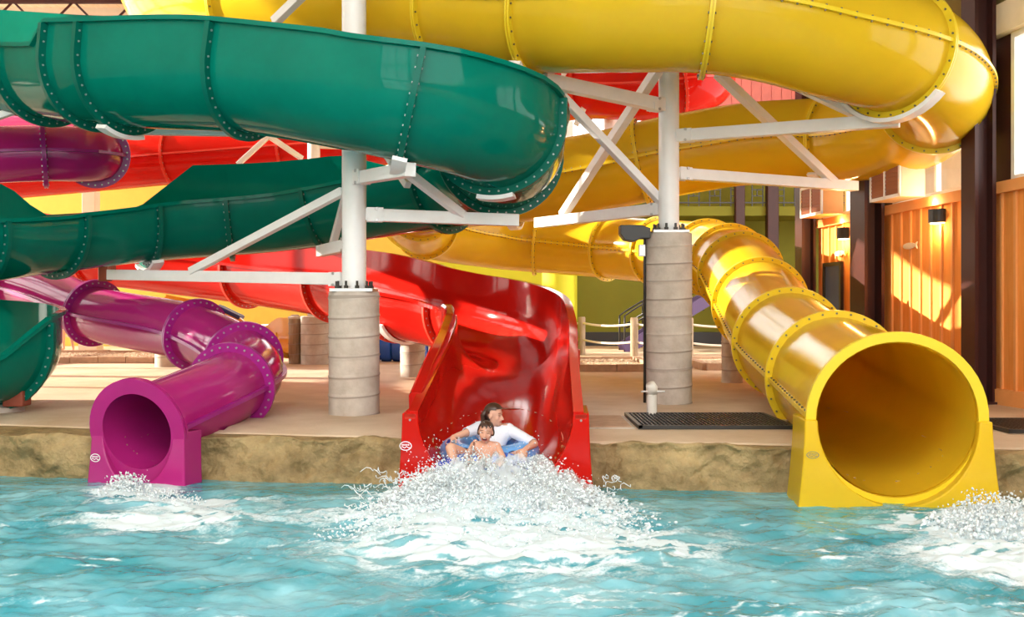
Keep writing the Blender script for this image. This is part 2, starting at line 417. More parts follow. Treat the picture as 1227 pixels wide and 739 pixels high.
def flume_flange(root, sp, u, r, hl, hr, m, t=0.035, w=0.09, th=0.06, n=24, nb=22, bmat=None):
    p, T, U, R = sp.frame(u)
    r0 = r+t-0.01; r1 = r+t+w
    a = [(-r0, hl-0.06)]+[(r0*math.cos(math.pi+math.pi*k/n), r0*math.sin(math.pi+math.pi*k/n)) for k in range(n+1)]+[(r0, hr-0.06)]
    b = [(-r1, hl-0.06)]+[(r1*math.cos(math.pi+math.pi*k/n), r1*math.sin(math.pi+math.pi*k/n)) for k in range(n+1)]+[(r1, hr-0.06)]
    v = []; f = []
    for (x0, y0), (x1, y1) in zip(a, b):
        for x, y, q in ((x0, y0, -th/2), (x1, y1, -th/2), (x1, y1, th/2), (x0, y0, th/2)): v.append(p+R*x+U*y+T*q)
    k = len(a)
    for i in range(k-1):
        for j in range(4): f.append((i*4+j, i*4+(j+1) % 4, (i+1)*4+(j+1) % 4, (i+1)*4+j))
    f.append((0, 3, 2, 1)); f.append(tuple((k-1)*4+j for j in range(4)))
    mb = MB(); mb.add(v, f); fl = mb.build('flange', m, root, smooth=True, angle=0.6)
    bb = MB(); rm = (r0+r1)/2
    spots = [(rm*math.cos(math.pi+math.pi*(i+.5)/nb), rm*math.sin(math.pi+math.pi*(i+.5)/nb)) for i in range(nb)]
    h = 0.1
    while h < hl-0.08: spots.append((-rm, h)); h += 0.12
    h = 0.1
    while h < hr-0.08: spots.append((rm, h)); h += 0.12
    for x, y in spots:
        for sg in (-1, 1): bolt(bb, p+R*x+U*y+T*(sg*th/2), T*sg, 0.012, 0.012)
    tag(bb.build('bolts', bmat or M['bolt_pale'], fl), kind='stuff')
    return fl

def flume_slide(root, sp, r, cuts, hl, hr, m, mf, step=0.22, flanges=True, lip=0.09, bmat=None):
    """hl(u), hr(u): wall heights above the trough's axis"""
    for i in range(len(cuts)-1):
        us = sp.stations(cuts[i], cuts[i+1], step); mb = MB()
        sweep(mb, sp, us, lambda u: flume_profile(r, hl(u), hr(u), lip=lip), cap=True)
        mb.build('flume_section', m, root, smooth=True, angle=0.7)
    if flanges:
        for u in cuts: flume_flange(root, sp, u, r, hl(u), hr(u), mf, bmat=bmat)

def lerp_tab(tab):
    xs = [a for a, b in tab]; ys = [b for a, b in tab]
    return lambda u: float(np.interp(u, xs, ys))

def fbm(x, y, seed=0, octs=5, lac=2.0, gain=0.5):
    """value noise on arrays"""
    out = np.zeros_like(x, dtype=float); amp = 1.0; tot = 0
    for o in range(octs):
        xi = np.floor(x).astype(np.int64); yi = np.floor(y).astype(np.int64); xf = x-xi; yf = y-yi
        def h(a, b):
            q = (a*374761393+b*668265263+(seed+o)*1442695041) & 0x7fffffff
            q = ((q ^ (q >> 13))*1274126177) & 0x7fffffff
            return ((q ^ (q >> 16)) & 0xffff)/65535.0
        sx = xf*xf*(3-2*xf); sy = yf*yf*(3-2*yf)
        v = (h(xi, yi)*(1-sx)+h(xi+1, yi)*sx)*(1-sy)+(h(xi, yi+1)*(1-sx)+h(xi+1, yi+1)*sx)*sy
        out += v*amp; tot += amp; amp *= gain; x = x*lac+17.3; y = y*lac+9.1
    return out/tot

def grid_mesh(name, X, Y, Z, m, smooth=True):
    ny, nx = X.shape
    co = np.stack([X, Y, Z], -1).reshape(-1, 3)
    me = bpy.data.meshes.new(name)
    idx = np.arange(ny*nx).reshape(ny, nx)
    q = np.stack([idx[:-1, :-1], idx[:-1, 1:], idx[1:, 1:], idx[1:, :-1]], -1).reshape(-1, 4)
    me.vertices.add(len(co)); me.vertices.foreach_set('co', co.ravel())
    me.loops.add(q.size); me.loops.foreach_set('vertex_index', q.ravel().astype(np.int32))
    me.polygons.add(len(q)); me.polygons.foreach_set('loop_start', np.arange(0, q.size, 4, dtype=np.int32)); me.polygons.foreach_set('loop_total', np.full(len(q), 4, dtype=np.int32))
    me.polygons.foreach_set('use_smooth', np.full(len(q), smooth))
    me.materials.append(m); me.update(calc_edges=True); me.validate()
    return me
# ================================================================== SETTING
EX = [-22, -7.5, -6.2, -5.2, -3.2, -1.1, 0.7, 2.55, 4.65, 7, 14]
EWY = [11.6, 11.2, 10.95, 10.8, 10.6, 10.38, 10.12, 9.85, 9.5, 9.3, 9.2]      # foot of the rock at the water
EOF_ = [0.9, 0.9, 0.85, 0.75, 0.35, 0.14, 0.12, 0.12, 0.16, 0.3, 0.3]         # how far the top lies behind the foot
ledge_w = lambda x: np.interp(x, EX, EWY)
ledge_t = lambda x: np.interp(x, EX, EWY)+np.interp(x, EX, EOF_)

# floor: the sandy deck, from the rockwork to the back wall
xs = np.concatenate([np.linspace(-22, -7.2, 30), np.linspace(-7, 7, 180), np.linspace(7.3, 14, 16)])
ts = np.concatenate([np.linspace(0, .14, 56)[:-1], .14+.86*np.linspace(0, 1, 60)**1.3])
Xg, Tg = np.meshgrid(xs, ts)
Y0 = ledge_t(Xg)+0.12
Yg = Y0+(36.5-Y0)*Tg
Zg = DECK+0.018*(fbm(Xg*0.8, Yg*0.8, 3)-0.5)-0.05*np.exp(-(Yg-Y0)/0.25)
Xg = np.vstack([Xg[:1], Xg]); Yg = np.vstack([Yg[:1]+.02, Yg]); Zg = np.vstack([Zg[:1]-.5, Zg])
fl = bpy.data.objects.new('floor', grid_mesh('floor', Xg, Yg, Zg, M['deck'])); link(fl); tag(fl, kind='structure')
# rock face between deck and water
us = np.linspace(0, 1, 46)
Xr, Ur = np.meshgrid(np.concatenate([np.linspace(-14, -7.1, 40), np.linspace(-7, 7, 420), np.linspace(7.1, 10, 20)]), us)
ang = Ur*math.pi/2
yw = ledge_w(Xr); yt = ledge_t(Xr)+0.14
Zr = -0.5+(DECK-0.055+0.5)*np.sin(np.minimum(Ur*1.45, 1)*math.pi/2)**0.9
Yr = np.where(Ur < 0.62, yw+(Ur/0.62)*0.06, yw+0.06+(yt-yw-0.06)*np.clip((Ur-0.62)/0.38, 0, 1)**1.3)
nz = fbm(Xr*1.1, Zr*1.6+Yr*0.6, 11, 6, 2.1, 0.55)-0.5
nz2 = np.abs(fbm(Xr*2.6, Zr*3+Yr, 23, 4)-0.5)
fade = np.clip((1-Ur)*4, 0, 1)
Yr = Yr-(nz*0.42-nz2*0.22)*fade
Zr = Zr+(fbm(Xr*1.5, Yr*3, 5)-0.5)*0.16*fade
rk = bpy.data.objects.new('wall_pool', grid_mesh('wall_pool', Xr, Yr, Zr, M['rock'])); link(rk); tag(rk, kind='structure')
xq = np.linspace(-22, 14, 200); Xq, Uq = np.meshgrid(xq, np.linspace(0, 1, 8))
o = bpy.data.objects.new('wall_pool_base', grid_mesh('wall_pool_base', Xq, ledge_w(Xq)+.10, -1.3+1.1*Uq, M['rock'])); link(o); tag(o, kind='structure')
mb = MB(); mb.box2((-22, 12.0, -1.35), (14, 36.5, .12)); o = mb.build('floor_void_block', M['deck']); tag(o, kind='structure')  # unseen fill added under the deck to block sky light from below
mb = MB(); mb.box2((-22, 10.9, -1.35), (14, 12.0, -.12)); o = mb.build('floor_void_block_edge', M['deck']); tag(o, kind='structure')  # same added fill, carried out to the pool edge
# pool floor
mb = MB(); mb.box2((-22, -12, -1.35), (14, 12, -1.25)); o = mb.build('floor_pool', M['poolfloor']); tag(o, kind='structure')
mb = MB(); mb.box2((-22, -14, -0.2), (14, -9, DECK)); o = mb.build('floor_near', M['deck']); tag(o, kind='structure')

# ---- right wall: orange board and batten below, windows above
def WX(y): return 6.5-0.108*(y-14.4)
WT = Vector((-0.108, 1, 0)).normalized(); WN = Vector((-1, -0.108, 0)).normalized()
def W(y, off, z): return Vector((WX(y), y, z))+WN*off
def wallbox(mb, y0, y1, o0, o1, z0, z1):
    v = [W(y, o, z) for y in (y0, y1) for o in (o0, o1) for z in (z0, z1)]
    mb.add(v, [(0, 1, 3, 2), (4, 6, 7, 5), (0, 4, 5, 1), (2, 3, 7, 6), (0, 2, 6, 4), (1, 5, 7, 3)])
RAIL = 3.30
wall_right = empty('wall_right', (6.5, 14.4, 0)); tag(wall_right, kind='structure')
mb = MB(); wallbox(mb, -12, 20.0, -0.15, 0.0, -0.3, RAIL); mb.build('backing', M['trimo'], wall_right)
y = 8.0
while y < 19.9:
    mb = MB(); wallbox(mb, y+0.02, min(y+0.30, 20), 0.0, 0.02, DECK, RAIL-0.02); mb.build('board', M['orange'], wall_right)
    mb = MB(); wallbox(mb, y-0.025, y+0.025, 0.0, 0.05, DECK, RAIL-0.02); mb.build('batten', M['trimo'], wall_right)
    y += 0.31
mb = MB(); wallbox(mb, -12, 20.0, -0.15, 0.11, RAIL-0.02, RAIL+0.13); mb.build('top_rail', M['trimo'], wall_right)
mb = MB(); wallbox(mb, 6, 20.0, 0.0, 0.14, DECK-0.05, DECK+0.2); o = mb.build('baseboard_right', M['trimo']); tag(o, kind='structure')
mb = MB(); wallbox(mb, -12, 20.0, -0.15, 0.12, 5.38, 5.78); o = mb.build('trim_eaves', M['cream']); tag(o, kind='structure')
# window band above the siding, one window per bay
wn_ = 0
for (ya, yb) in ((8.5, 10.7), (10.9, 13.7), (14.4, 17.0), (17.9, 19.8)):
    wn_ += 1
    wroot = empty('window_%d' % wn_, W((ya+yb)/2, 0, RAIL+0.13)); tag(wroot, kind='structure')
    mb = MB()
    for z0, z1 in ((RAIL+0.13, RAIL+0.2), (5.30, 5.38)): wallbox(mb, ya, yb, -0.1, 0.0, z0, z1)
    for yy in (ya, yb): wallbox(mb, yy-0.04, yy+0.04, -0.1, 0.0, RAIL+0.13, 5.38)
    mb.build('window_frame', M['white'], wroot)
    k = 2; st = (yb-ya)/k
    for i in range(1, k):
        mb = MB(); wallbox(mb, ya+i*st-0.03, ya+i*st+0.03, -0.09, -0.01, RAIL+0.2, 5.30); mb.build('mullion', M['white'], wroot)
    for i in range(k):
        mb = MB(); wallbox(mb, ya+i*st+0.03, ya+(i+1)*st-0.03, -0.055, -0.045, RAIL+0.2, 5.30); mb.build('pane', M['glass'], wroot)
# dark piers between the bays
for (ya, yb) in ((-12, 8.45), (10.74, 10.86), (13.74, 14.36), (17.04, 17.86)):
    mb = MB(); wallbox(mb, ya, yb, -0.15, -0.02, RAIL+0.13, 5.38); mb.build('pier', M['brown'], wall_right)
# brown H columns
def hcol(y, w, d, label):
    r = empty('steel_column', W(y, 0.12+d/2, DECK), label, 'column')
    for off, nm in ((0.12, 'flange'), (0.12+d-0.05, 'flange')):
        mb = MB(); wallbox(mb, y-w/2, y+w/2, off, off+0.05, DECK, 8.5); mb.build(nm, M['brown'], r)
    mb = MB(); wallbox(mb, y-0.03, y+0.03, 0.17, 0.12+d-0.05, DECK, 8.5); mb.build('web', M['brown'], r)
    mb = MB(); wallbox(mb, y-w/2-0.06, y+w/2+0.06, 0.09, 0.12+d+0.03, DECK, DECK+0.03); mb.build('base_plate', M['brown'], r)
    return r
hcol(14.05, 0.34, 0.30, 'dark brown steel column nearest on the orange wall, behind the yellow tube mouth')
hcol(17.35, 0.55, 0.34, 'dark brown steel column between the two lamps on the orange wall')
hcol(20.05, 0.34, 0.28, 'dark brown steel column at the far end of the orange wall')
# louvred boxes under the windows
def ventbox(y0, y1, z0, z1, m, label):
    r = empty('louvered_box', W((y0+y1)/2, 0.25, z0), label, 'box', 'boxes on the orange wall')
    mb = MB(); wallbox(mb, y0, y1, 0.12, 0.50, z0, z1); mb.build('housing', m, r, bevel=0.01)
    mb = MB(); f = 0.05
    for a, b, c, d in ((y0, y1, z0, z0+f), (y0, y1, z1-f, z1), (y0, y0+f, z0, z1), (y1-f, y1, z0, z1), ((y0+y1)/2-f/2, (y0+y1)/2+f/2, z0, z1)):
        wallbox(mb, a, b, 0.50, 0.53, c, d)
    mb.build('frame', M['white'], r)
    for a, b in ((y0+f, (y0+y1)/2-f/2), ((y0+y1)/2+f/2, y1-f)):
        mb = MB(); wallbox(mb, a, b, 0.50, 0.515, z0+f, z1-f); sh = mb.build('shutter', M['shutter'], r)
        mb = MB(); z = z0+f+0.03
        while z < z1-f-0.02:
            wallbox(mb, a+0.01, b-0.01, 0.515, 0.525, z, z+0.03); z += 0.06
        tag(mb.build('louvers', M['shutter'], sh), kind='stuff')
ventbox(15.75, 16.75, 3.44, 4.15, M['cream'], 'cream box with brown shutters above the near wall lamp')
ventbox(18.65, 19.65, 3.44, 4.0, M['trimo'], 'orange box with brown shutters above the far wall lamp')
# wall lamps
def sconce(y, z, label):
    r = empty('wall_sconce', W(y, 0.05, z), label, 'lamp', 'lamps on the orange wall')
    c = W(y, 0.02, z); mb = MB(); v = []; n = 14
    for zz in (-0.10, 0.10):
        for k in range(n+1):
            a = math.pi*k/n; v.append(c+WT*(0.16*math.cos(a))+WN*(0.17*math.sin(a))+Vector((0, 0, zz)))
    f = [(k, k+1, n+2+k, n+1+k) for k in range(n)]+[tuple(range(n+1))[::-1], tuple(range(n+1, 2*n+2)), (n, 0, n+1, 2*n+1)]
    mb.add(v, f); mb.build('shade', M['dark'], r)
    mb = MB(); v = []
    for zz in (-0.112, -0.101):
        for k in range(n+1):
            a = math.pi*k/n; v.append(c+WT*(0.13*math.cos(a))+WN*(0.14*math.sin(a))+Vector((0, 0, zz)))
    mb.add(v, f); mb.build('lens', M['glow'], r)
    for dz, e in ((-0.2, 8), (0.2, 6)):
        ld = bpy.data.lights.new('sconce_light', 'POINT'); ld.energy = e; ld.color = (1.0, 0.6, 0.25); ld.shadow_soft_size = 0.05
        lo = bpy.data.objects.new('sconce_light', ld); COL.objects.link(lo); lo.location = W(y, 0.16, z+dz)
sconce(15.5, 3.12, 'dark half round lamp glowing on the near part of the orange wall')
sconce(18.75, 3.10, 'dark half round lamp glowing on the far part of the orange wall')
# small fish-shaped signs and the blue panel
def fish(y, z, L, label):
    r = empty('fish_sign', W(y, 0.05, z), label, 'sign', 'fish signs on the orange wall')
    mb = MB(); v = []; n = 16
    for o in (0.055, 0.075):
        for k in range(n):
            a = 2*math.pi*k/n; v.append(W(y, o, z)+WT*(L*0.42*math.cos(a))+Vector((0, 0, L*0.11*math.sin(a))))
    mb.add(v, [tuple(range(n))[::-1], tuple(range(n, 2*n))]+[(k, (k+1) % n, n+(k+1) % n, n+k) for k in range(n)])
    mb.build('fish_body', M['cream'], r)
    mb = MB(); t = [(-0.36, 0), (-0.55, 0.12), (-0.5, 0), (-0.55, -0.12)]
    v = [W(y, o, z)-WT*(-a*L)+Vector((0, 0, b*L)) for o in (0.055, 0.075) for a, b in t]
    mb.add(v, [(3, 2, 1, 0), (4, 5, 6, 7)]+[(i, (i+1) % 4, 4+(i+1) % 4, 4+i) for i in range(4)]); mb.build('fish_tail', M['cream'], r)
fish(16.35, 2.73, 0.46, 'pale fish shaped sign below the near wall lamp')
fish(18.95, 2.75, 0.46, 'pale fish shaped sign below the far wall lamp')
r = empty('notice_board', W(19.2, 0.06, 1.2), 'blue framed notice board on the orange wall below the far fish sign', 'board')
mb = MB(); wallbox(mb, 18.85, 19.55, 0.05, 0.08, 1.1, 2.55); mb.build('panel', M['bluedoor'], r)
mb = MB()
for a, b, c, d in ((18.8, 19.6, 1.05, 1.12), (18.8, 19.6, 2.53, 2.6), (18.8, 18.87, 1.05, 2.6), (19.53, 19.6, 1.05, 2.6)): wallbox(mb, a, b, 0.05, 0.11, c, d)
mb.build('frame', M['dark'], r)

# ---- back wall and what belongs to it
def wbox(name, a, b, m, parent=None, kind='structure'):
    mb = MB(); mb.box2(a, b); o = mb.build(name, m, parent)
    if parent is None: tag(o, kind=kind)
    return o
BY = 35.5
wbox('wall_back', (-19, BY, 0), (-1.9, BY+0.2, 6.2), M['yellowwall'])
wbox('wall_back_lime', (-6.5, BY-0.25, 0), (2.2, BY, 3.3), M['lime_lit'])  # lit stretch of the lime wall, the light put into its colour
wbox('wall_back_green', (-1.9, BY, 0), (13, BY+0.2, 6.2), M['lime'])
wbox('wall_back_upper', (4.6, BY, 6.2), (13, BY+0.2, 12.5), M['pinkwall'])
wbox('wall_back_high', (-19, BY, 10.4), (4.6, BY+0.2, 12.5), M['cream'])
wbox('wall_far_right', (13, 27, 0), (13.2, BY, 12.5), M['cream'])
wbox('baseboard_back', (-1.9, BY-0.06, 0.4), (13, BY, 0.95), M['dark'])
x = 4.7
k = 0
for k in range(24):
    xa = 4.75+k*0.34; mb = MB(); mb.box2((xa, BY-0.03, 6.2), (xa+0.31, BY, 12)); mb.build('board', M['pinkwall'], bpy.data.objects['wall_back_upper'])
for i in range(9):
    xa = -19+i*2.62; wroot = empty('window_%d' % (wn_+1+i), (xa+1.3, BY, 6.2)); tag(wroot, kind='structure')
    mb = MB()
    for a, b in (((xa, BY, 6.2), (xa+2.62, BY+0.12, 6.32)), ((xa, BY, 10.28), (xa+2.62, BY+0.12, 10.4)), ((xa, BY, 6.2), (xa+0.12, BY+0.12, 10.4)), ((xa+2.5, BY, 6.2), (xa+2.62, BY+0.12, 10.4))): mb.box2(a, b)
    mb.build('window_frame', M['white'], wroot)
    mb = MB(); mb.box2((xa+1.26, BY+0.02, 6.32), (xa+1.36, BY+0.1, 10.28)); mb.build('mullion', M['white'], wroot)
    mb = MB(); mb.box2((xa+0.12, BY+0.02, 8.25), (xa+2.5, BY+0.1, 8.35)); mb.build('transom', M['white'], wroot)
    for a, b in ((xa+0.12, xa+1.26), (xa+1.36, xa+2.5)):
        mb = MB(); mb.box2((a, BY+0.05, 6.32), (b, BY+0.06, 10.28)); mb.build('pane', M['glass'], wroot)
# balcony with patterned railing
bal = empty('balcony', (8, 34.5, 4.7), 'dark green balcony with patterned railing high on the back wall', 'balcony')
mb = MB(); mb.box2((3.5, 33.4, 4.72), (13, BY, 5.02)); mb.build('slab', M['lime'], bal)
mb = MB(); mb.box2((3.5, 33.4, 5.72), (13, 33.46, 5.78)); mb.build('handrail', M['dark'], bal)
mb = MB(); mb.box2((3.5, 33.4, 5.12), (13, 33.46, 5.16)); mb.build('lower_rail', M['dark'], bal)
for i in range(28):
    xa = 3.6+i*0.34
    mb = MB(); mb.box2((xa, 33.41, 5.02), (xa+0.03, 33.45, 5.75)); mb.build('baluster', M['dark'], bal)
    if i % 2 == 0:
        mb = MB()
        for z in (5.34, 5.54): mb.box2((xa+0.03, 33.41, z), (xa+0.34, 33.45, z+0.03))
        mb.box2((xa+0.16, 33.41, 5.34), (xa+0.19, 33.45, 5.57)); mb.build('fret', M['dark'], bal)
for px, s, w, lb in ((886, 37.5, 0.30, 'slim dark brown post left under the balcony'), (925, 37.5, 0.36, 'thick dark brown post right under the balcony')):
    p = P(px, 369.5, s); r = empty('timber_post', (p.x, p.y, DECK), lb, 'post')
    mb = MB(); mb.box2((p.x-w/2, p.y-w/2, DECK), (p.x+w/2, p.y+w/2, 7.5)); mb.build('shaft', M['brown'], r, bevel=0.02)
    mb = MB(); mb.box2((p.x-w/2-0.05, p.y-w/2-0.05, DECK), (p.x+w/2+0.05, p.y+w/2+0.05, DECK+0.12)); mb.build('base', M['dark'], r)
# round lime pillar
p = P(669, 369.5, 44); r = empty('round_pillar', (p.x, p.y, DECK), 'round lime green pillar behind the red flume wall', 'pillar')
mb = MB(); mb.lathe((p.x, p.y, DECK), [(0.44, 0), (0.44, 4.2)], 28); mb.build('shaft', M['lime_lit'], r, smooth=True, angle=0.6)
mb = MB(); mb.lathe((p.x, p.y, DECK), [(0.50, 0), (0.50, 0.15), (0.46, 0.2)], 28); mb.build('base', M['lime'], r, smooth=True, angle=0.6)
p = P(109, 369.5, 40); r = empty('square_pillar', (p.x, p.y, DECK), 'cream square pillar behind the magenta tubes', 'pillar')
mb = MB(); mb.box2((p.x-.2, p.y-.2, DECK), (p.x+.2, p.y+.2, 10)); mb.build('shaft', M['cream'], r, bevel=0.02)
mb = MB(); mb.box2((p.x-.27, p.y-.27, DECK), (p.x+.27, p.y+.27, DECK+.25)); mb.build('base', M['cream'], r)
# stairs at the back
st = empty('staircase', (4.6, 31, DECK), 'dark staircase with purple stringers behind the right support column', 'stairs')
for i in range(12):
    xa = 3.5+i*0.30; z = DECK+0.18*(i+1)
    mb = MB(); mb.box2((xa, 30.6, z-0.05), (xa+0.33, 32.0, z)); mb.build('tread', M['dark'], st)
for yy in (30.55, 32.0):
    mb = MB(); mb.bar((3.3, yy, DECK+0.05), (7.2, yy, DECK+2.4), 0.06, 0.34); mb.build('stringer', M['purplerail'], st)
    for dz in (0.65, 1.05):
        mb = MB(); mb.tube([(3.3, yy, DECK+0.0), (3.3, yy, DECK+dz), (3.5, yy, DECK+dz+0.15), (7.2, yy, DECK+2.4+dz)] if dz > 1 else [(3.35, yy, DECK+dz+0.05), (7.2, yy, DECK+2.4+dz)], 0.028, 8); mb.build('handrail', M['dark'], st, smooth=True)
    for i in range(1, 7):
        mb = MB(); xa = 3.4+i*0.6; mb.rod((xa, yy, DECK+(xa-3.3)*0.6), (xa, yy, DECK+(xa-3.3)*0.6+1.1), 0.02); mb.build('rail_post', M['dark'], st)
# ---- ceiling
mb = MB()
v = [W(3, -0.1, 5.74), W(20.5, -0.1, 5.74), Vector((-0.5, 20.5, 12)), Vector((-0.5, 3, 12))]
v += [q+Vector((0.1, 0, 0.15)) for q in v]
mb.add(v, [(0, 3, 2, 1), (4, 5, 6, 7), (0, 1, 5, 4), (1, 2, 6, 5), (2, 3, 7, 6), (3, 0, 4, 7)])
tag(mb.build('ceiling', M['olive']), kind='structure')
mb = MB(); e_ = W(20.5, -0.1, 5.74); mb.add([e_, e_+Vector((0, .15, 0)), Vector((e_.x, 20.5, 12)), Vector((e_.x, 20.65, 12)), Vector((-.5, 20.5, 12)), Vector((-.5, 20.65, 12))], [(0, 2, 4), (1, 5, 3), (0, 1, 3, 2), (2, 3, 5, 4), (4, 5, 1, 0)]); tag(mb.build('wall_leak_block', M['olive']), kind='structure')  # unseen triangle added above the slope to stop light leaking in
ceil = empty('ceiling_left', (-9, 12, 12)); tag(ceil, kind='structure')
mb = MB(); mb.box2((-19, 3, 12.02), (-0.4, 36.5, 12.15)); mb.build('deck_board', M['wood'], ceil)
mb = MB(); mb.box2((-0.4, 20.5, 12.02), (13, 36.5, 12.15)); mb.build('deck_board', M['wood'], ceil)
for i in range(46):
    xa = -18.9+i*0.4; mb = MB(); mb.box2((xa, 20, 11.98), (xa+0.37, 35.6, 12.02)); mb.build('plank', M['wood'], ceil)
def truss(y, z0, z1, x0, x1, m, label):
    r = empty('roof_truss', ((x0+x1)/2, y, z0), label, 'truss', 'roof trusses at top left')
    for z in (z0, z1):
        mb = MB(); mb.box2((x0, y-0.06, z-0.07), (x1, y+0.06, z+0.07)); mb.build('chord', m, r)
    n = 18; dx = (x1-x0)/n
    for i in range(n):
        a = (x0+i*dx, y, z0 if i % 2 else z1); b = (x0+(i+1)*dx, y, z1 if i % 2 else z0)
        mb = MB(); mb.rod(a, b, 0.04, n=6); mb.build('web', m, r)
truss(27.0, 11.1, 11.9, -18.5, -0.5, M['white'], 'white roof truss nearest at top left')
truss(30.5, 10.9, 11.9, -18.5, -0.5, M['brown'], 'dark brown roof truss in the middle at top left')
truss(34.5, 10.9, 11.9, -18.5, -0.5, M['brown'], 'dark brown roof truss farthest at top left')
for i in range(7):      # skylight bars over the near half of the pool
    yy = -11.8+i*2.4
    mb = MB(); mb.box2((-18.5, yy-.12, 11.9), (-0.5, yy+.12, 12.2)); mb.build('skylight_bar', M['brown'], ceil)
# ---- walls on the daylight side, out of the picture: solid near the pool, glazed bays elsewhere
wl = empty('wall_left', (-18.5, 12, 0)); tag(wl, kind='structure')
mb = MB(); mb.box2((-18.9, -12, 0), (-18.4, 15.5, 12)); mb.build('panel', M['wood'], wl)
for i in range(9):
    yy = 15.7+i*2.6; w = 0.5 if i % 2 == 0 else 0.14
    mb = MB(); mb.box2((-18.7, yy-w/2, 0), (-18.4, yy+w/2, 12)); mb.build('mullion', M['brown'], wl)
for z, h in ((0.25, 0.9), (3.2, 0.12), (5.8, 0.4), (8.8, 0.12), (11.8, 0.5)):
    mb = MB(); mb.box2((-18.7, 15.5, z-h/2), (-18.4, 36, z+h/2)); mb.build('transom', M['brown'], wl)
wf = empty('wall_near', (-4, -12, 0)); tag(wf, kind='structure')
mb = MB(); mb.box2((-18.5, -12.3, 0), (-9, -11.9, 12)); mb.build('panel', M['wood'], wf)
for i in range(10):
    xx = -9+i*2.0; w = 0.5 if i % 3 == 0 else 0.14
    mb = MB(); mb.box2((xx-w/2, -12.2, 0), (xx+w/2, -11.9, 12)); mb.build('mullion', M['brown'], wf)
for z, h in ((0.5, 1.0), (3.0, 0.14), (5.4, 0.5), (8.2, 0.14), (11.6, 0.9)):
    mb = MB(); mb.box2((-9, -12.2, z-h/2), (9.5, -11.9, z+h/2)); mb.build('transom', M['brown'], wf)
# ================================================================== SLIDES
def V(*a): return Vector(a)
def cut_out(o, sp, u0, u1, r):
    """open the deck and the rock where a slide passes through"""
    c = np.array([sp.at(u0+(u1-u0)*i/160)[:] for i in range(161)]); me = o.data; off = np.array(o.location)
    v = np.empty(len(me.vertices)*3); me.vertices.foreach_get('co', v); v = v.reshape(-1, 3)+off
    lo = c.min(0)-r; hi = c.max(0)+r
    cand = np.where(((v >= lo) & (v <= hi)).all(1))[0]
    d = np.sqrt(((v[cand][:, None, :]-c[None])**2).sum(-1).min(1)) if len(cand) else np.array([])
    dead = set(cand[d < r].tolist())
    bm = bmesh.new(); bm.from_mesh(me); bm.verts.ensure_lookup_table()
    bmesh.ops.delete(bm, geom=[bm.verts[i] for i in dead], context='VERTS'); bm.to_mesh(me); bm.free()

def emblem(root, c, ux, uy, n, w, h, m, name='emblem'):
    """flat oval maker's badge: ring, a band of bars and a wave"""
    mb = MB(); K = 28; c = Vector(c)
    def pt(a, b): return c+ux*a+uy*b+n*0.004
    for i in range(K):
        a0 = 2*math.pi*i/K; a1 = 2*math.pi*(i+1)/K
        q = [pt(w*math.cos(a0), h*math.sin(a0)), pt(w*math.cos(a1), h*math.sin(a1)), pt(w*.86*math.cos(a1), h*.82*math.sin(a1)), pt(w*.86*math.cos(a0), h*.82*math.sin(a0))]
        mb.add(q, [(0, 1, 2, 3)])
    for i in range(5):
        x0 = -w*0.62+i*w*0.26
        mb.add([pt(x0, h*.08), pt(x0+w*.16, h*.08), pt(x0+w*.16, h*.42), pt(x0, h*.42)], [(0, 1, 2, 3)])
    for i in range(12):
        x0 = -w*.7+i*w*1.4/12; x1 = x0+w*1.4/12
        f_ = lambda x: -h*.25+h*.14*math.sin(x/w*9)
        mb.add([pt(x0, f_(x0)-h*.12), pt(x1, f_(x1)-h*.12), pt(x1, f_(x1)+h*.06), pt(x0, f_(x0)+h*.06)], [(0, 1, 2, 3)])
    return mb.build(name, m, root)

def exit_shoe(root, p, T, r_in, r_out, zb, spread, depth, m, slope=0.0, stretch=1.0):
    """the plate that carries a tube mouth at the water: flat front around the lower half of the opening, closed behind"""
    T = Vector((T.x, T.y, 0)).normalized(); R = T.cross(Vector((0, 0, 1))); n = 24
    hb = p.z-zb
    def front(d):
        inn = []; out = []
        for k in range(n+1):
            a = math.pi+math.pi*k/n
            x, y = r_in*math.cos(a), r_in*stretch*math.sin(a)
            lim = -hb+0.0
            inn.append((x, max(y, lim)))
            # outer outline: down the flared side, then along the bottom
            t = k/n
            if t < 0.36: q = t/0.36; out.append((-(r_out+spread*q**1.6), -hb*q))
            elif t > 0.64: q = (1-t)/0.36; out.append(((r_out+spread*q**1.6), -hb*q))
            else: q = (t-0.36)/0.28; out.append(((r_out+spread)*(2*q-1), -hb))
        return inn, out
    inn, out = front(0)
    def pos(x, y, d, flare=0):
        return p+R*x+Vector((0, 0, y))+T*(d+slope*(-y/hb if hb else 0))
    v = []; f = []
    for i in range(n+1): v += [pos(inn[i][0], inn[i][1], 0.02), pos(out[i][0], out[i][1], 0.02), pos(out[i][0]*1.02, out[i][1], -depth), pos(inn[i][0], inn[i][1], -depth)]
    for i in range(n):
        a, b = i*4, (i+1)*4
        for j in range(4): f.append((a+j, b+j, b+(j+1) % 4, a+(j+1) % 4))
    f.append((0, 1, 2, 3)); f.append((n*4+3, n*4+2, n*4+1, n*4))
    mb = MB(); mb.add(v, f)
    return mb.build('exit_shoe', m, root, smooth=True, angle=0.5, bevel=0.012)

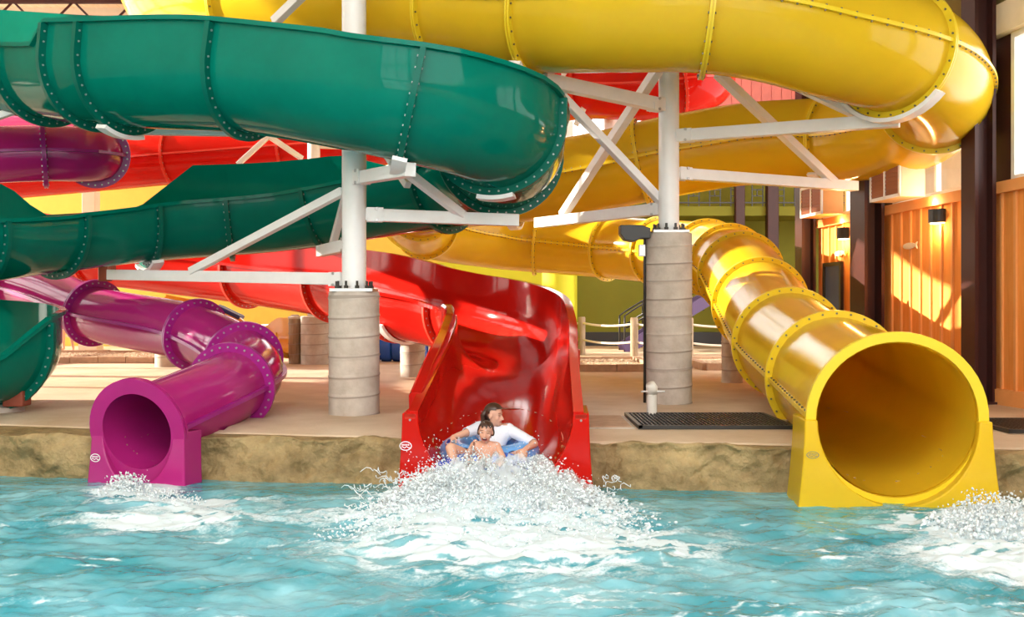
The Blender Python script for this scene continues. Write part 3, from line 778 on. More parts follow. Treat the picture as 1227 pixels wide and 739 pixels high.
# ---- yellow tube slide -------------------------------------------------
Yp = [P(420, -95, 48), P(260, -62, 55), P(197, -25, 66), P(215, -2, 76), P(300, 2, 83), P(420, 3, 88), P(540, 8, 94), P(640, 15, 99), P(750, 12, 103),
      P(850, 12, 105), P(930, 24, 105), P(1000, 43, 104), P(1062, 60, 101), P(1106, 82, 95), P(1122, 115, 87), P(1095, 148, 79), P(1040, 163, 74),
      P(990, 168, 71), P(900, 172, 69), P(800, 188, 68), P(700, 209, 66.5), P(640, 218, 65.5), V(-.9, 19.5, 3.97), V(-1.85, 20.7, 3.85), V(-2.1, 22.3, 3.7), V(-1.65, 23.8, 3.55),
      V(-.27, 24.9, 3.40), V(1.9, 24.5, 3.2), V(2.95, 23.5, 3.06), V(3.72, 22.0, 2.88), V(4.02, 20.4, 2.70), V(4.1, 18.9, 2.42), V(4.02, 16.9, 1.82), V(3.82, 14.4, 1.27), V(3.68, 11.9, .95), V(3.40, 9.20, .76)]
ysp = Spline(Yp)
yellow = empty('tube_slide', (3.4, 9.2, 0), 'huge yellow enclosed tube slide looping overhead and ending in the large round mouth at right', 'slide')
tube_slide(yellow, ysp, 0.71, [0, 2, 4, 6.0, 7.6-0.55, 9.0, 12.15, 14.1, 16.9, 19.3, 21.3, 23, 24.6, 26.4, 27.3, 28.3, 29.6, 30.5, 31.1, 32, 33, 34, 34.98], M['yellow'], M['yellow_flange'], plain_end=True)
p, T, U, R = ysp.frame(35)
exit_shoe(yellow, p, T, 0.69, 0.80, -0.25, 0.10, 0.55, M['yellow'], 0.06, 1.09)
emblem(yellow, p-Vector((0, 0, .30))+R*0.74+T*0.055, -R, Vector((0, 0, 1)), T, 0.055, 0.032, M['emblemdark'])

# ---- purple tube slide -------------------------------------------------
Pp = [V(-10.3, 25.6, 5.52), V(-8.7, 21.5, 4.93), V(-7.2, 18.0, 4.41), V(-6.62, 16.6, 4.2), P(106, 185, 78.5), P(50, 184, 80), P(-40, 188, 82), V(-9.6, 15.2, 3.62), V(-11.2, 15.9, 3.2), V(-12.0, 17.3, 2.8), V(-11.4, 18.4, 2.55), V(-10.1, 18.5, 2.38),
      P(0, 338, 70), P(60, 354, 74), P(113, 375, 78), P(235, 401, 84.5), P(285, 426, 90), P(299, 446, 96), P(277, 463, 103), P(166, 516, 120)]
psp = Spline(Pp)
purple = empty('tube_slide', (-3.7, 10.5, 0), 'narrow magenta tube slide ending in the small round mouth at left', 'slide')
tube_slide(purple, psp, 0.415, [0, 1.5, 3.55, 4.95, 6, 8, 10, 12.4, 14, 15, 16.3, 18, 19], M['purple'], M['purple_flange'], w=0.105, bmat=M['bolt_pale'], n=32, bseam=False, plain_end=True)
p, T, U, R = psp.frame(19)
ring_flange(purple, psp, 19, 0.40, M['purple'], w=0.14, th=0.07, nb=0)
exit_shoe(purple, p, T, 0.40, 0.53, -0.25, 0.05, 0.28, M['purple'], 0.05, 1.38)
emblem(purple, p-Vector((0, 0, .27))+R*0.462+T*0.05, -R, Vector((0, 0, 1)), T, 0.058, 0.042, M['emblem'])

# ---- red slide: closed tube behind, open flume in front ------------------
Rp = [P(640, 30, 40), P(730, 45, 42), P(800, 72, 47), P(824, 100, 54), P(780, 106, 54), P(700, 106, 52), P(600, 126, 50), P(500, 155, 48.5), P(415, 172, 47.5), P(300, 182, 46.5), P(208, 189, 46), P(110, 198, 45.5), P(0, 208, 45.5),
      V(-15.2, 27.4, 5.1), V(-16.2, 26, 4.7), V(-15.6, 24.6, 4.25), V(-13.6, 24.0, 3.75)]
rsp = Spline(Rp)
red_tube = empty('tube_slide', (0, 25, 5), 'enclosed orange red tube slide crossing far behind the green flume', 'slide')
tube_slide(red_tube, rsp, 0.70, [0, 2, 3.3, 5, 7, 8.6, 10, 12, 14, 16], M['red'], M['red_flange'], n=28, bseam=False, bmat=M['bolt_pale'])
Fp = [V(-13.6, 24.0, 3.75), V(-11.4, 23.4, 3.42), V(-9.0, 22.7, 3.06), P(300, 319, 58.5), P(406, 333, 63), P(480, 352, 68.5), V(-.75, 17.2, 1.78), V(-.12, 15.6, 1.60), V(-.02, 13.6, 1.30), V(-.10, 11.8, 1.0), V(-.16, 10.05, .74)]
fsp = Spline(Fp)
flume = empty('flume_slide', (-.15, 10.1, 0), 'open red flume slide with a tall outer wall, pouring into the splash in the middle', 'slide')
fl_l = lerp_tab([(0, .60), (3, .55), (5, .55), (6, .48), (7, .40), (8, .34), (9, .2), (10, .02)])     # rider's left: the outer bank
fl_r = lerp_tab([(0, .05), (3, .05), (5, .06), (6, .06), (7, .08), (8, .08), (10, .02)])
flume_slide(flume, fsp, 0.75, [0, 1, 2, 3, 4, 5, 6.05, 7.3, 8.7, 10], fl_l, fl_r, M['red'], M['red_flange'], lip=0.10)
p, T, U, R = fsp.frame(10)
exit_shoe(flume, p, T, 0.75, 0.90, -0.25, 0.06, 0.9, M['red'], 0.05)
emblem(flume, p-Vector((0, 0, .30))+R*0.86+T*0.06, -R, Vector((0, 0, 1)), T, 0.06, 0.045, M['emblem'])
# double-skinned inner guard wall that rises from the mouth to the bend
us = fsp.stations(6.9, 9.6, 0.15); mb = MB()
gh = lerp_tab([(6.9, .20), (7.6, .24), (8.6, .18), (9.6, .04)])
sweep(mb, fsp, us, lambda u: [(0.78, -0.35), (0.93, -0.35), (0.93, gh(u)-.03), (0.90, gh(u)), (0.80, gh(u)), (0.78, gh(u)-.03)], cap=True)
mb.build('guard_wall', M['red'], flume, smooth=True, angle=0.6)

# ---- green flume ---------------------------------------------------------
Gp = [P(-150, 52, 84), P(-40, 63, 88), P(60, 73, 93), P(150, 77, 99), P(300, 80, 105), P(420, 97, 109), P(505, 114, 110), V(-.40, 11.75, 3.96), V(-.12, 12.6, 3.87), V(-.15, 13.6, 3.78), V(-.6, 14.7, 3.70),
      V(-1.67, 15.4, 3.60), P(340, 241, 79), P(170, 252, 82), P(60, 261, 88), P(-40, 268, 96), V(-8.2, 11.3, 2.5), V(-9.6, 10.6, 2.2), V(-10.8, 11.2, 1.95), V(-10.4, 12.1, 1.75), V(-9.1, 12.1, 1.5), V(-7.75, 11.75, 1.36), V(-6.78, 12.05, 1.33), V(-6.40, 12.85, 1.32), V(-6.85, 13.6, 1.32), V(-8.0, 13.95, 1.32)]
gsp = Spline(Gp)
green = empty('flume_slide', (-3, 12, 3), 'open dark green flume slide spiralling above the pool edge at left', 'slide')
# left turn throughout: the outer bank is the rider's right
g_r = lerp_tab([(0, .08), (2.2, .08), (2.62, .10), (2.7, .37), (2.95, .37), (5, .37), (7, .36), (9, .30), (10, .24), (11, .20), (11.6, .72), (12.6, .72), (12.95, .05), (13.75, .05), (14.1, .55), (16, .55), (18, .3), (20, .0), (21.5, -.25), (22.3, -.22), (22.55, -.02), (22.8, .28), (23.1, .40), (25, .62)])
g_l = lerp_tab([(0, .75), (2.6, .75), (3.2, .05), (20.5, .03), (22, .02), (25, .02)])
flume_slide(green, gsp, 0.72, [0, 1, 2, 2.7, 3.05, 4, 5.9, 7.6, 9, 10.4, 11.7, 12.4, 13, 14.0, 15, 16, 18, 20, 21.5, 22.0, 22.9, 25], g_l, g_r, M['green'], M['green_flange'])
# ---- pink tube far behind
ksp = Spline([P(-120, 140, 40), P(40, 138, 40), P(120, 139, 40), P(200, 146, 40), P(280, 160, 39)])
pink = empty('tube_slide', P(100, 138, 40), 'pink enclosed tube slide far behind the magenta tube at upper left', 'slide')
tube_slide(pink, ksp, 0.55, [0, 1.2, 2.4, 4], M['pink'], M['pink'], n=24, bolts=False)
for sp_, a, b, r_ in ((ysp, 32, 35, .67), (psp, 17, 19, .38), (fsp, 7.5, 10, .73)):
    for nm in ('floor', 'wall_pool'): cut_out(bpy.data.objects[nm], sp_, a, b, r_)
# ================================================================== SUPPORT COLUMNS
def pier(root, x, y, h, r, m=None, name='pier'):
    """spirally formed concrete: a shallow helical ridge"""
    mb = MB(); n = 40; k = int(h/.02); v = []; f = []; mi = []; step_ = (h+.05)/k
    for i in range(k+1):
        z = DECK-0.05+(h+0.05)*i/k
        for j in range(n):
            a = 2*math.pi*j/n; ph = (z/0.235) % 1.0
            rr = r+(0.010 if ph < 0.09 else 0.0)
            v.append((x+rr*math.cos(a), y+rr*math.sin(a), z+(.022*math.sin(a+.6) if 2 < i < k-2 else 0)))
    for i in range(k):
        for j in range(n):
            f.append((i*n+j, i*n+(j+1) % n, (i+1)*n+(j+1) % n, (i+1)*n+j))
            z = DECK-.05+step_*(i+.5); mi.append(1 if ((z/.235) % 1.0) < .085 else 0)
    f.append(tuple(reversed(range(n)))); f.append(tuple(k*n+j for j in range(n)))
    mb.add(v, f); mb.mi = mi+[0, 0]; return mb.build(name, [m or M['concrete'], M['seam']], root, smooth=True, angle=0.9)

def support(x, y, ph, pr, r, top, label):
    root = empty('support_column', (x, y, DECK), label, 'column', 'white steel support columns on concrete piers')
    pier(root, x, y, ph, pr)
    z = DECK+ph
    mb = MB(); mb.box2((x-r*1.75, y-r*1.75, z), (x+r*1.75, y+r*1.75, z+0.04)); pl = mb.build('base_plate', M['steel'], root, bevel=0.004)
    b = MB()
    for i in range(10):
        a = 2*math.pi*i/10; c = (x+r*1.45*math.cos(a), y+r*1.45*math.sin(a), z+0.04)
        b.rod(c, (c[0], c[1], c[2]+0.09), 0.016, n=6); b.rod(c, (c[0], c[1], c[2]+0.035), 0.028, n=6)
    tag(b.build('anchor_bolts', M['dark'], pl), kind='stuff')
    mb = MB(); mb.rod((x, y, z+0.04), (x, y, top), r, n=32); mb.build('post', M['white'], root, smooth=True, angle=0.6)
    return root
def beam(root, a, b, w=0.13, h=0.15, name='beam', cap=True):
    a = Vector(a); b = Vector(b); mb = MB(); mb.bar(a, b, w, h); o = mb.build(name, M['white'], root, bevel=0.008)
    return o
def bracket(root, c, d, z, r):
    """clip that bolts a beam to the post"""
    d = Vector((d[0], d[1], 0)).normalized(); c = Vector((c[0], c[1], z)); s_ = d.cross(Vector((0, 0, 1)))
    mb = MB()
    for sg in (-1, 1):
        mb.box(c+d*(r+0.10)+s_*(sg*0.075), (0.20, 0.014, 0.17), Matrix.Rotation(math.atan2(d.y, d.x), 3, 'Z'))
    br = mb.build('bracket', M['white'], root)
    b = MB()
    for sg in (-1, 1):
        for q in (-.07, .07): bolt(b, c+d*(r+0.12)+s_*(sg*0.08)+Vector((0, 0, q)), s_*sg, 0.02, 0.02)
    tag(b.build('bolts', M['steel'], br), kind='stuff')
def saddle(root, sp, u, r, a0, a1, w=0.16, name='saddle'):
    """curved cradle strap under a slide joint"""
    p, T, U, R = sp.frame(u); n = 14; v = []; f = []
    for k in range(n+1):
        a = a0+(a1-a0)*k/n; d = R*math.cos(a)+U*math.sin(a)
        for rr, t in ((r, -w/2), (r+0.05, -w/2), (r+0.05, w/2), (r, w/2)): v.append(p+d*rr+T*t)
    for k in range(n):
        for j in range(4): f.append((k*4+j, k*4+(j+1) % 4, (k+1)*4+(j+1) % 4, (k+1)*4+j))
    f.append((3, 2, 1, 0)); f.append(tuple(n*4+j for j in range(4)))
    mb = MB(); mb.add(v, f); return mb.build(name, M['white'], root, smooth=True, angle=0.6)

# left column
LX, LY = -1.91, 12.62
L = support(LX, LY, 1.47, 0.305, 0.147, 11.6, 'white steel column on a ribbed concrete pier at the centre left, left of the red flume')
def arm(root, cx, cy, r, end, z0, w=0.13, h=0.15):
    d = Vector((end.x-cx, end.y-cy, 0)).normalized(); a = Vector((cx, cy, z0))+d*(r*0.9)
    beam(root, a, end, w, h); bracket(root, (cx, cy), d, z0, r)
e1 = P(132, 329, 82); arm(L, LX, LY, 0.147, e1, P(0, 334, 99).z)
beam(L, P(229, 325, 88), P(411, 229, 99), 0.10, 0.10, 'brace')
e2 = P(492, 203, 112); arm(L, LX, LY, 0.147, e2, P(0, 215, 99).z)
e3 = P(621, 264, 96); arm(L, LX, LY, 0.147, e3, P(0, 257, 99).z)
beam(L, P(470, 193, 104), P(556, 259, 97), 0.10, 0.10, 'brace')
e4 = P(384, 301, 88); arm(L, LX, LY, 0.147, e4, P(0, 292, 99).z)
beam(L, P(397, 299, 90), P(414, 236, 98), 0.09, 0.09, 'brace')
beam(L, P(455, 172, 92), P(489, 222, 96), 0.09, 0.09, 'brace')
beam(L, P(329, 26, 93), P(424, -66, 99), 0.11, 0.11, 'brace')
saddle(L, gsp, 13.0, 0.86, -2.1, -1.1)
saddle(L, gsp, 5.9, 0.86, -2.0, -1.1)
saddle(L, gsp, 7.6, 0.85, -1.8, -1.3)
mb = MB(); c = P(126, 328, 81); mb.box(c, (0.16, 0.14, 0.22)); mb.box(c+Vector((0.1, 0, 0.06)), (0.05, 0.2, 0.3)); mb.build('clamp', M['rust'], L, bevel=0.01)
# right column
RX, RY = 2.12, 14.1
K = support(RX, RY, 2.28, 0.31, 0.138, 8.4, 'white steel column on a tall concrete pier at the centre right, between red flume and yellow tube')
arm(K, RX, RY, 0.138, P(652, 96, 97.5), P(0, 128, 88.6).z, 0.14, 0.17)
arm(K, RX, RY, 0.138, P(644, 267, 74), P(0, 249, 88.6).z, 0.14, 0.16)
beam(K, P(789, 82, 90), P(674, 258, 76), 0.12, 0.13, 'brace')
beam(K, P(668, 110, 95), P(792, 241, 88), 0.10, 0.11, 'brace')
arm(K, RX, RY, 0.138, P(1078, 144, 98), P(0, 164, 88.6).z, 0.14, 0.16)
arm(K, RX, RY, 0.138, P(1025, 223, 79), P(0, 207, 88.6).z, 0.14, 0.15)
beam(K, P(860, 88, 91), P(1000, 219, 80), 0.11, 0.12, 'brace')
beam(K, P(955, 103, 96), P(1040, 143, 95), 0.11, 0.11, 'brace')
saddle(K, ysp, 12.15, 0.79, -2.45, -0.75)
saddle(K, ysp, 16.9, 0.79, -2.3, -0.9)
saddle(K, ysp, 21.3, 0.79, -2.3, -0.9)
saddle(K, ysp, 7.05, 0.79, -2.2, -1.0)
mb = MB(); a = V(RX-0.33, RY-0.02, DECK); mb.tube([a, a+V(0, 0, 2.2), a+V(0.02, 0, 2.32)], 0.018, 8); mb.build('conduit', M['dark'], K, smooth=True)
mb = MB(); mb.box(a+V(-0.04, -0.03, 2.05), (0.09, 0.08, 0.16)); mb.build('junction_box', M['steel'], K, bevel=0.006)
# flood lamp beside the pier top
r = empty('flood_lamp', (RX-0.45, RY-0.1, 2.72), 'black hooded flood lamp at the top of the right concrete pier', 'lamp')
mb = MB(); c = V(RX-0.42, RY-0.12, 2.76); n = 12
pr = [(-.26, .10), (-.26, -.02), (-.20, -.10), (-.08, -.12), (.02, -.08), (.14, -.08), (.14, .06), (.02, .10)]
v = [c+V(x_, yy, z_) for yy in (-.13, .13) for x_, z_ in pr]
mb.add(v, [tuple(range(8)), tuple(range(8, 16))[::-1]]+[(i, 8+i, 8+(i+1) % 8, (i+1) % 8) for i in range(8)]); mb.build('hood', M['dark'], r, bevel=0.01)
mb = MB(); mb.box(c+V(.2, .02, -.02), (.14, .06, .06)); mb.build('mounting_arm', M['dark'], r)
# further steel behind the tubes
fp = P(732, 369.5, 52); FB = empty('support_column', (fp.x, fp.y, 5.4), 'white steel post with crossed braces hung from the roof behind, beside the red tube', 'column')
mb = MB(); mb.rod((fp.x, fp.y, 5.4), (fp.x, fp.y, 12.02), .16, n=20); mb.build('post', M['white'], FB, smooth=True, angle=.6)
mb = MB(); mb.box2((fp.x-.3, fp.y-.3, 11.96), (fp.x+.3, fp.y+.3, 12.02)); mb.build('top_plate', M['steel'], FB)
for a, b in (((676, 85, 53), (676, 160, 53)), ((690, 150, 53), (722, 82, 53)), ((678, 82, 53), (740, 140, 52)), ((684, 130, 53), (728, 136, 52)), ((735, 150, 52), (800, 128, 52)), ((770, 150, 52), (800, 100, 52))):
    beam(FB, P(*a), P(*b), .13, .13, 'brace')
fp = P(376, 369.5, 50); FC = empty('support_column', (fp.x, fp.y, DECK), 'pale steel post with raking braces in front of the orange red tube', 'column')
mb = MB(); mb.rod((fp.x, fp.y, DECK), (fp.x, fp.y, 6.3), .15, n=20); mb.build('post', M['white'], FC, smooth=True, angle=.6)
mb = MB(); mb.box2((fp.x-.3, fp.y-.3, DECK), (fp.x+.3, fp.y+.3, DECK+.06)); mb.build('base_plate', M['steel'], FC)
for a, b in (((285, 197, 52), (322, 163, 52)), ((322, 163, 52), (362, 190, 51)), ((380, 175, 50), (412, 176, 50)), ((392, 165, 50), (414, 167, 50))):
    beam(FC, P(*a), P(*b), .11, .11, 'brace')
gp = P(0, 118, 90)
GB = empty('cross_beam', P(20, 124, 92), 'flat white steel beam under the green flume at upper left', 'beam')
beam(GB, P(-60, 114, 92), P(52, 124, 92), .12, .12, 'beam'); beam(GB, P(-10, 142, 92), P(38, 125, 92), .09, .09, 'brace')
GC = empty('cross_beam', P(235, 158, 92), 'long pale steel beam below the big green flume bend', 'beam')
beam(GC, P(163, 156, 90), P(310, 158, 92), .12, .12, 'beam'); saddle(GC, gsp, 3.05, .85, -1.85, -1.15)
# ================================================================== ON THE DECK
def foot(px, py):
    """deck point seen at a pixel"""
    s = (py-369.5)/(CAMZ-DECK); return V((px-613.5)/s, F/s, DECK), s
def footing(px, py, w, h, label, m=None):
    p, s = foot(px, py); r = empty('concrete_footing', p, label, 'pier')
    pier(r, p.x, p.y+w/2, h, w/2, m, 'shaft')
    mb = MB(); mb.lathe((p.x, p.y+w/2, DECK+h), [(w/2+.01, -.02), (w/2+.01, .03), (w/2-.03, .05)], 28); mb.build('cap', M['concrete'], r, smooth=True, angle=.6)
    mb = MB(); mb.box((p.x, p.y+w/2, DECK+h+.06), (w*.5, w*.5, .04)); mb.build('base_plate', M['steel'], r)
    return p, r
footing(376, 437, 0.72, 1.05, 'squat concrete pier behind the left support column, under the red flume')
footing(352, 436, 0.30, 1.05, 'slim dark pier at the left of the squat concrete pier', M['timber'])
q, fr = footing(493, 452, 0.46, 0.62, 'small concrete pier under the belly of the red flume')
footing(195, 440, 0.48, 0.36, 'low concrete block under the bend of the magenta tube')
footing(880, 459, 0.36, 1.0, 'concrete pier behind the rings of the yellow tube')
footing(57, 420, 0.34, 0.5, 'short concrete stub in the gravel at far left')
saddle(fr, fsp, 5.15, .80, -2.5, -.65)
# blue cradle on the small pier and the blue play tunnel
r = empty('cradle_block', (q.x, q.y+.23, DECK+.7), 'blue cradle block on the small pier under the red flume', 'block')
mb = MB(); mb.box((q.x+.12, q.y+.2, DECK+.84), (.30, .3, .26)); mb.build('block', M['lightblue'], r, bevel=.02)
mb = MB(); mb.box((q.x+.12, q.y+.04, DECK+.84), (.05, .03, .28)); mb.build('strap', M['navy'], r)
p, s = foot(474, 434); r = empty('play_tunnel', p, 'ribbed blue play tunnel on the deck behind the left column', 'tunnel')
for i in range(5):
    mb = MB(); c = p+V(-.55+i*.28, .5, .40); n = 24
    pr = [(.36, -.14), (.40, -.11), (.42, 0), (.40, .11), (.36, .14), (.30, .14), (.30, -.14)]
    v = []; f = []
    for k in range(n):
        a = 2*math.pi*k/n
        for rr, t in pr: v.append(c+V(t, rr*math.cos(a), rr*math.sin(a)))
    for k in range(n):
        for j in range(7): f.append((k*7+j, k*7+(j+1) % 7, ((k+1) % n)*7+(j+1) % 7, ((k+1) % n)*7+j))
    mb.add(v, f); mb.build('ring', M['blue'], r, smooth=True, angle=.7)
# amber children's slide with a dark blue mat
Ap = [P(190, 362, 50), P(232, 371, 50), P(262, 383, 50.5), P(292, 398, 51), P(318, 402, 51.5), P(345, 401, 52)]
asp = Spline(Ap); p, s = foot(300, 436)
am = empty('kiddie_slide', p, 'small amber slide with rounded walls beyond the magenta tube', 'slide')
flume_slide(am, asp, 0.42, [0, 2, 3.5, 5], lerp_tab([(0, .2), (2, .2), (3.2, .05), (4, .42), (5, .40)]), lerp_tab([(0, .02), (3, .0), (4, .06), (5, .06)]), M['amber'], M['amber'], lip=.05)
for u in (.8, 3.0, 4.6):
    c = asp.at(u); mb = MB(); mb.rod((c.x, c.y, DECK), (c.x, c.y, c.z-.40), .06, n=12); mb.build('leg', M['amber'], am, smooth=True, angle=.6)
r = empty('crash_mat', asp.at(1.6), 'navy padded mat tilted on the amber slide', 'mat')
c = P(276, 374, 49.5); rot = Matrix.Rotation(.45, 3, 'Y')
mb = MB(); mb.box(c, (.62, .5, .10), rot); mb.build('pad', M['navy'], r, bevel=.03)
mb = MB(); mb.box(c+V(-.02, 0, .06), (.55, .08, .03), rot); mb.build('strap', M['lightblue'], r)

# rope fence with timber posts
def fence(posts, label, sag=.07):
    c, s = foot(*posts[0]); r = empty('rope_fence', c, label, 'fence'); tops = []
    for px, py in posts:
        c, s = foot(px, py); h = 1.04; tops.append(c)
        mb = MB(); mb.lathe(c, [(.10, -.02), (.10, h-.03), (.085, h)], 14); mb.build('post', M['timber'], r, smooth=True, angle=.6)
    for a, b in zip(tops[:-1], tops[1:]):
        for z in (.88, .42):
            pts = [a.lerp(b, t/10)+V(0, 0, z-sag*4*(t/10)*(1-t/10)) for t in range(11)]
            mb = MB(); mb.tube(pts, .028, 8); mb.build('rope', M['rope'], r, smooth=True)
    return r
fence([(640, 421), (697, 425), (760, 429), (826, 431), (912, 431)], 'rope fence on round timber posts between red flume and yellow tube')
fence([(-40, 418), (72, 418), (140, 414), (240, 424), (350, 428), (455, 428)], 'rope fence on timber posts behind the magenta tube at left')
# gravel beds with kerbs
def bed(x0, x1, y0, y1, label, n, seed):
    r = empty('gravel_bed', ((x0+x1)/2, (y0+y1)/2, DECK), label, 'planter')
    for a, b in (((x0, y0), (x1, y0)), ((x0, y1), (x1, y1)), ((x0, y0), (x0, y1)), ((x1, y0), (x1, y1))):
        L = math.hypot(b[0]-a[0], b[1]-a[1]); k = max(2, int(L/.62)); rz = math.atan2(b[1]-a[1], b[0]-a[0])
        for i in range(k):
            t = (i+.5)/k; mb = MB(); mb.box((a[0]+(b[0]-a[0])*t, a[1]+(b[1]-a[1])*t, DECK+.06), (L/k-.015, .16, .16+.012*((i*7) % 3)), Matrix.Rotation(rz, 3, 'Z'))
            mb.build('kerb_stone', M['kerb'], r)
    rng = random.Random(seed); mb = MB()
    mb.box2((x0, y0, DECK-.02), (x1, y1, DECK+.05))
    for i in range(n):
        mb.ball((rng.uniform(x0+.1, x1-.1), rng.uniform(y0+.1, y1-.1), DECK+.055), (rng.uniform(.03, .07), rng.uniform(.03, .07), rng.uniform(.025, .05)), 5, 3)
    tag(mb.build('gravel', M['gravel'], r), kind='stuff'); return r
bed(-12.8, -7.0, 24.2, 28.2, 'long gravel bed with brown kerb behind the magenta tube', 3200, 1)
bed(1.3, 2.9, 21.0, 24.5, 'gravel bed with brown kerb left of the right concrete pier', 1400, 2)
bed(4.0, 5.4, 21.5, 24.5, 'gravel bed with brown kerb behind the yellow tube', 1000, 3)
# drain grates
def grate(x0, x1, y0, y1, label):
    z = DECK+.012; r = empty('drain_grate', ((x0+x1)/2, (y0+y1)/2, z), label, 'grate', 'drain grates in the deck')
    mb = MB(); mb.box2((x0, y0, z-.01), (x1, y1, z+.002)); mb.build('sump', M['dark'], r)
    for a, b in (((x0, y0), (x1, y0+.04)), ((x0, y1-.04), (x1, y1)), ((x0, y0), (x0+.04, y1)), ((x1-.04, y0), (x1, y1))):
        mb = MB(); mb.box2((a[0], a[1], z), (b[0], b[1], z+.03)); mb.build('frame', M['dark'], r)
    mb = MB(); x = x0+.07
    while x < x1-.05: mb.box2((x, y0+.03, z), (x+.016, y1-.03, z+.026)); x += .045
    for k in range(1, 8): yy = y0+(y1-y0)*k/8; mb.box2((x0, yy, z), (x1, yy+.012, z+.022))
    tag(mb.build('bars', M['dark'], r), kind='stuff')
grate(1.33, 2.98, 10.95, 12.35, 'black drain grate in the deck in front of the right concrete pier')
grate(5.05, 6.6, 10.6, 11.75, 'black drain grate in the deck right of the yellow tube mouth')
r = empty('floor_hatch', (1.07, 11.6, DECK), 'pale square cover in the deck beside the drain grate', 'cover')
mb = MB(); mb.box2((.83, 11.05, DECK-.02), (1.27, 12.2, DECK+.022)); mb.build('lid', M['kerb'], r, bevel=.006)
mb = MB(); mb.box2((.80, 11.02, DECK-.02), (1.30, 12.23, DECK+.012)); mb.build('rim', M['concrete'], r)
# standpipe
p, s = foot(781, 498); r = empty('standpipe', p, 'short pale standpipe with a tee head in front of the right pier', 'pipe')
mb = MB(); mb.lathe(p, [(.062, -.02), (.062, .24), (.052, .25), (.052, .30)], 16); mb.build('riser', M['pvc'], r, smooth=True, angle=.6)
mb = MB(); mb.tube([p+V(0, 0, .26), p+V(0, 0, .34), p+V(-.02, -.02, .38)], [.068, .068, .055], 14); mb.build('elbow', M['pvc'], r, smooth=True)
mb = MB(); mb.rod(p+V(-.13, -.03, .29), p+V(.15, -.03, .29), .011, n=8); mb.build('lever', M['white'], r, smooth=True)
# steel foot under the green end bowl
r = empty('slide_footing', V(-6.2, 12.7, DECK), 'low concrete footing with a steel cradle under the green bowl at far left', 'pier')
mb = MB(); mb.lathe((-6.35, 12.9, DECK-.02), [(.30, 0), (.30, .08), (.24, .12)], 28); mb.build('pad', M['concrete'], r, smooth=True, angle=.6)
mb = MB(); mb.box((-6.05, 12.75, DECK+.18), (.25, .25, .2)); mb.build('cradle', M['rust'], r, bevel=.02)
# ================================================================== WATER
gx = np.concatenate([np.linspace(-22, -6.6, 40)[:-1], np.linspace(-6.6, 6.2, 520), np.linspace(6.2, 14, 25)[1:]])
gy = np.concatenate([np.linspace(-11, 4.6, 40)[:-1], np.linspace(4.6, 12.0, 340)])
GX, GY = np.meshgrid(gx, gy)
near = np.clip((GY-3)/1.5, 0, 1)
Z = 0.05*(fbm(GX*0.9+3, GY*1.5, 40, 4)-.5)+0.10*(fbm(GX*2.2, GY*3.4, 41, 5, 2.0, .55)-.5)*(.45+.55*near)+0.022*(fbm(GX*7, GY*9, 43, 3)-.5)
rid = np.abs(fbm(GX*1.6+fbm(GX*.8, GY*.8, 61)*2, GY*2.6, 47, 5)-.5)*2
Z += 0.035*(1-rid)**4
def blob(cx, cy, ax, ay): return np.exp(-(((GX-cx)/ax)**2+((GY-cy)/ay)**2))
# disturbed zones in front of the three mouths
zr = np.maximum(blob(-.2, 8.9, 1.15, 1.1), .7*blob(.1, 7.6, 1.5, .9)); zy = np.maximum(blob(3.95, 8.35, .9, .75), .85*blob(4.0, 7.2, 1.2, .9)); zp = np.maximum(np.maximum(blob(-3.6, 9.95, .38, .45), .62*blob(-3.0, 9.3, .85, .5)), .52*blob(-2.8, 8.5, .95, .6))
zone = np.clip(zr+zy+zp, 0, 1)
turb = fbm(GX*3.0, GY*4.2, 77, 6, 2.1, .6)
Z += zone*(0.22*(turb-.42))+0.16*blob(-.2, 9.1, .9, .8)+.10*blob(4.1, 8.5, .6, .5)+.08*blob(-3.65, 10.0, .3, .35)
# calm near the rock
Z *= np.clip((ledge_w(GX)-GY)/1.2, .25, 1)
warp = fbm(GX*1.1, GY*1.1, 81)*3
streak = 1-np.abs(fbm(GX*2.0+warp, GY*4.2+warp, 83, 6, 2.1, .6)-.5)*2
sm = lambda a, b, x: np.clip((x-a)/(b-a), 0, 1)**2*(3-2*np.clip((x-a)/(b-a), 0, 1))
foam = sm(.80-.42*zone, .97-.32*zone, streak)*sm(.02, .55, zone)*1.1
foam = np.maximum(foam, sm(.5, .95, zone)*sm(.34, .62, turb))
wide = sm(4.2, 6.5, 12-GY)*fbm(GX*.6, GY*.6, 91)
foam = np.maximum(foam, .75*sm(.86, .985, streak)*sm(.22, .55, wide+.25*zone))
foam = np.maximum(foam, .8*sm(.66, .80, fbm(GX*3.2+5, GY*9, 101, 5, 2.1, .6))*sm(9.6, 8.6, GY))  # white flecks: fine foam, plus wave sparkle painted in as foam
fine = fbm(GX*9, GY*16, 95, 3)
foam = np.clip(foam*(.55+.9*fine), 0, 1)*np.clip((ledge_w(GX)-GY)/.25, 0, 1)
me = grid_mesh('pool_water', GX, GY, Z, M['water'])
at = me.attributes.new('foam', 'FLOAT', 'POINT'); at.data.foreach_set('value', foam.ravel().astype(np.float32))
wo = bpy.data.objects.new('pool_water', me); link(wo); tag(wo, 'rippled turquoise pool water streaked with white foam', 'water', kind='stuff')

